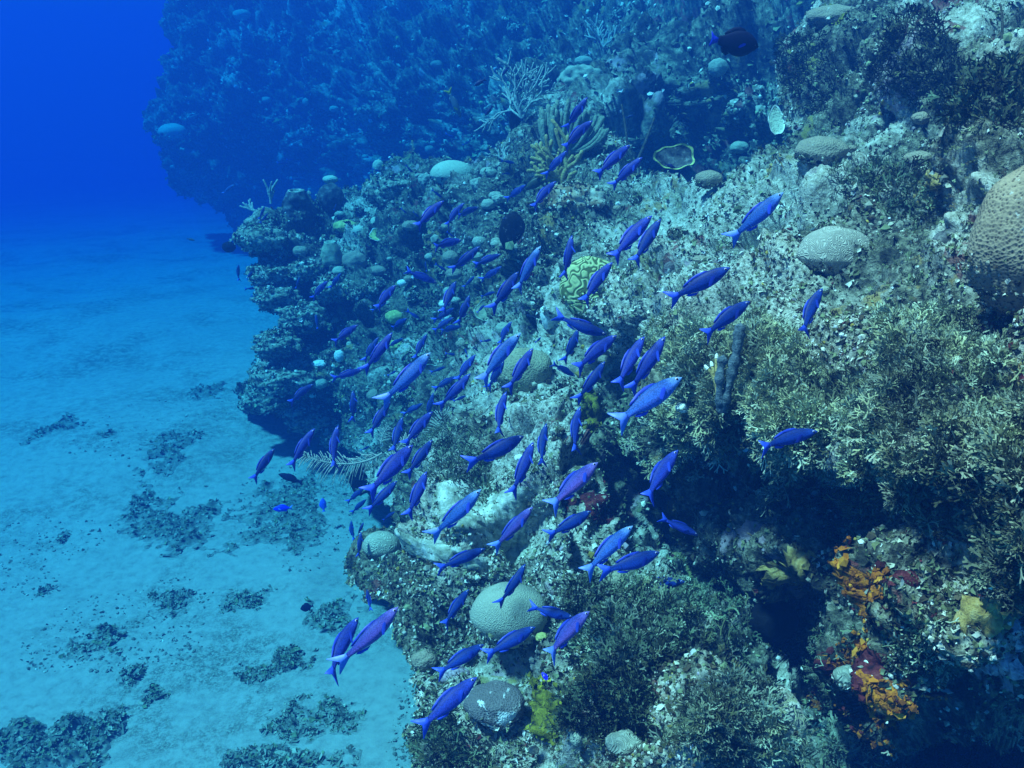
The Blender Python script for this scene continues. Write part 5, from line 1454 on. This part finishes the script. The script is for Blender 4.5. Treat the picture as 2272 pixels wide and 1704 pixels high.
# ------------------------------------------------------------------ other fish
def other(name, nu, nv, tu, tv, label, deep, skin, tailmat, L=0.25, roll=8, out=0.1, tail=TAILF, wide=1.0, cat="fish", group=None, d=None):
    M, px, d = pose(nu, nv, tu, tv, L, roll, out, d=d)
    o = bpy.data.objects.new(name, None); C.objects.link(o); o.matrix_world = M
    tag(o, label, cat, group)
    g = [(0.1, 0.1, 0.1)] * 4
    link("body", body_mesh("fish_body", 0.0, deep, g), MAT[skin], o)
    link("tail_fin", fin("tail_fin", tail), MAT[tailmat], o)
    dp = [(x, z * deep * 0.99 + (0.012 if z > 0.1 else 0)) for x, z in DORSAL]
    link("dorsal_fin", fin("dorsal_fin", dp), MAT[skin], o)
    link("anal_fin", fin("anal_fin", [(x, z * deep * 0.99 - (0.012 if z < -0.09 else 0)) for x, z in ANAL]), MAT[skin], o)
    for sg in (-1, 1):
        for nm, src, mt in (("pectoral_fin", PEC[sg], tailmat), ("eye", EYE[sg], "eye")):
            me = src.copy(); me.materials.clear(); link(nm, me, MAT[mt], o)
    return o
other("surgeonfish", 1680, 108, 1575, 82, "dark navy surgeonfish with a bright blue tail near the top", 2.05, "tangskin", "tangfin", 0.28, d=5.4)
other("parrotfish", 540 + 335 * K, 920 + 558 * K, 540 + 562 * K, 920 + 646 * K, "dark slender fish heading left over the sand", 1.05, "tangskin", "tangskin", 0.28)
other("surgeonfish", 540 + 283 * K, 920 + 890 * K, 540 + 466 * K, 920 + 880 * K, "blue fish with a pale forked tail crossing the sand", 1.35, "damsel", "finL", 0.24, tail=TAIL)
other("surgeonfish", 540 + 748 * K, 920 + 788 * K, 540 + 760 * K, 920 + 920 * K, "round plain blue surgeonfish over the weed bed", 1.9, "finB", "finB", 0.22)
other("surgeonfish", 640 + 115 * K, 1280 + 300 * K, 640 + 238 * K, 1280 + 275 * K, "small round dark fish hanging just above the sand", 2.4, "tangskin", "tangskin", 0.18)
other("yellowtail_snapper", 940 + 350 * K, 120 + 590 * K, 940 + 225 * K, 120 + 335 * K, "grey fish with a bright yellow tail in the blue distance", 0.8, "snap", "yfin", 0.4, tail=TAIL)
other("parrotfish", 940 + 965 * K, 120 + 1270 * K, 940 + 1190 * K, 120 + 1140 * K, "dark olive fish below the yellow fire coral", 1.4, "olv", "olv", 0.3)
other("damselfish", 1040 + 690 * K, 1280 + 905 * K, 1040 + 755 * K, 1280 + 985 * K, "tiny vivid blue fish above the yellow-green sponge", 1.6, "damsel", "yfin", 0.05)
other("snapper", 432 * 1, 533, 415, 530, "faint pale fish far out over the sand beside the spur", 1.1, "snap", "snap", 0.2)
ch = [(475,300,590,235,"leftmost of"), (740,200,805,120,"directly left of"), (935,265,945,185,"just right of"), (970,270,1030,190,"farthest right above"), (580,580,655,485,"below"), ]
for (a, b_, c_, e_, w_) in ch:
    other("chromis", 940 + a * K, 120 + b_ * K, 940 + c_ * K, 120 + e_ * K, {"leftmost of": "tiny dark forked-tail fish, leftmost of those above the pale bushy plume", "directly left of": "tiny dark forked-tail fish, second from the left above the bushy plume", "just right of": "tiny dark upright fish, left of the pair above the bushy plume", "farthest right above": "tiny dark forked-tail fish, right of the pair above the bushy plume", "below": "tiny dark fish in front of a white coral left of the plume"}[w_], 1.15, "dchrom", "dchrom", 0.14, tail=TAIL, group="tiny dark fish around the sea plume")
other("chromis", 940 + 1985 * K, 120 + 580 * K, 940 + 1905 * K, 120 + 600 * K, "tiny dark fish beside the dark straight whip coral", 1.2, "dchrom", "dchrom", 0.12, group="tiny dark fish around the sea plume")
other("chromis", 1136 + 705 * .5136, 728 * .5136, 1136 + 660 * .5136, 705 * .5136, "tiny dark fish in front of the yellow-rimmed plate coral", 1.2, "dchrom", "dchrom", 0.12, group="tiny dark fish around the sea plume", d=7.0)
finish(fish_items, fish_book)

# ------------------------------------------------------------------ the water itself: a box of even haze round everything
hv = [(-125, -70, -21.0), (125, -70, -21.0), (125, 130, -21.0), (-125, 130, -21.0), (-125, -70, 8.6), (125, -70, 8.6), (125, 130, 8.6), (-125, 130, 8.6)]
hq = [(0, 3, 2, 1), (4, 5, 6, 7), (0, 1, 5, 4), (1, 2, 6, 5), (2, 3, 7, 6), (3, 0, 4, 7)]
hm = bpy.data.materials.new("haze")
hm.use_nodes = True
ht = hm.node_tree
ht.nodes.remove(ht.nodes["Principled BSDF"])
pv = ht.nodes.new("ShaderNodeVolumePrincipled")
pv.inputs["Density"].default_value = 0.19
pv.inputs["Color"].default_value = (0.004, 0.0255, 0.097, 1)
pv.inputs["Absorption Color"].default_value = (0.0, 0.512, 0.85, 1)
pv.inputs["Anisotropy"].default_value = 0.15
ht.links.new(pv.outputs[0], ht.nodes["Material Output"].inputs["Volume"])
hz = link("haze", mesh_from("haze", np.array(hv, float), np.array(hq), False), hm)
tag(hz, "blue sea water filling the whole scene", kind="stuff")
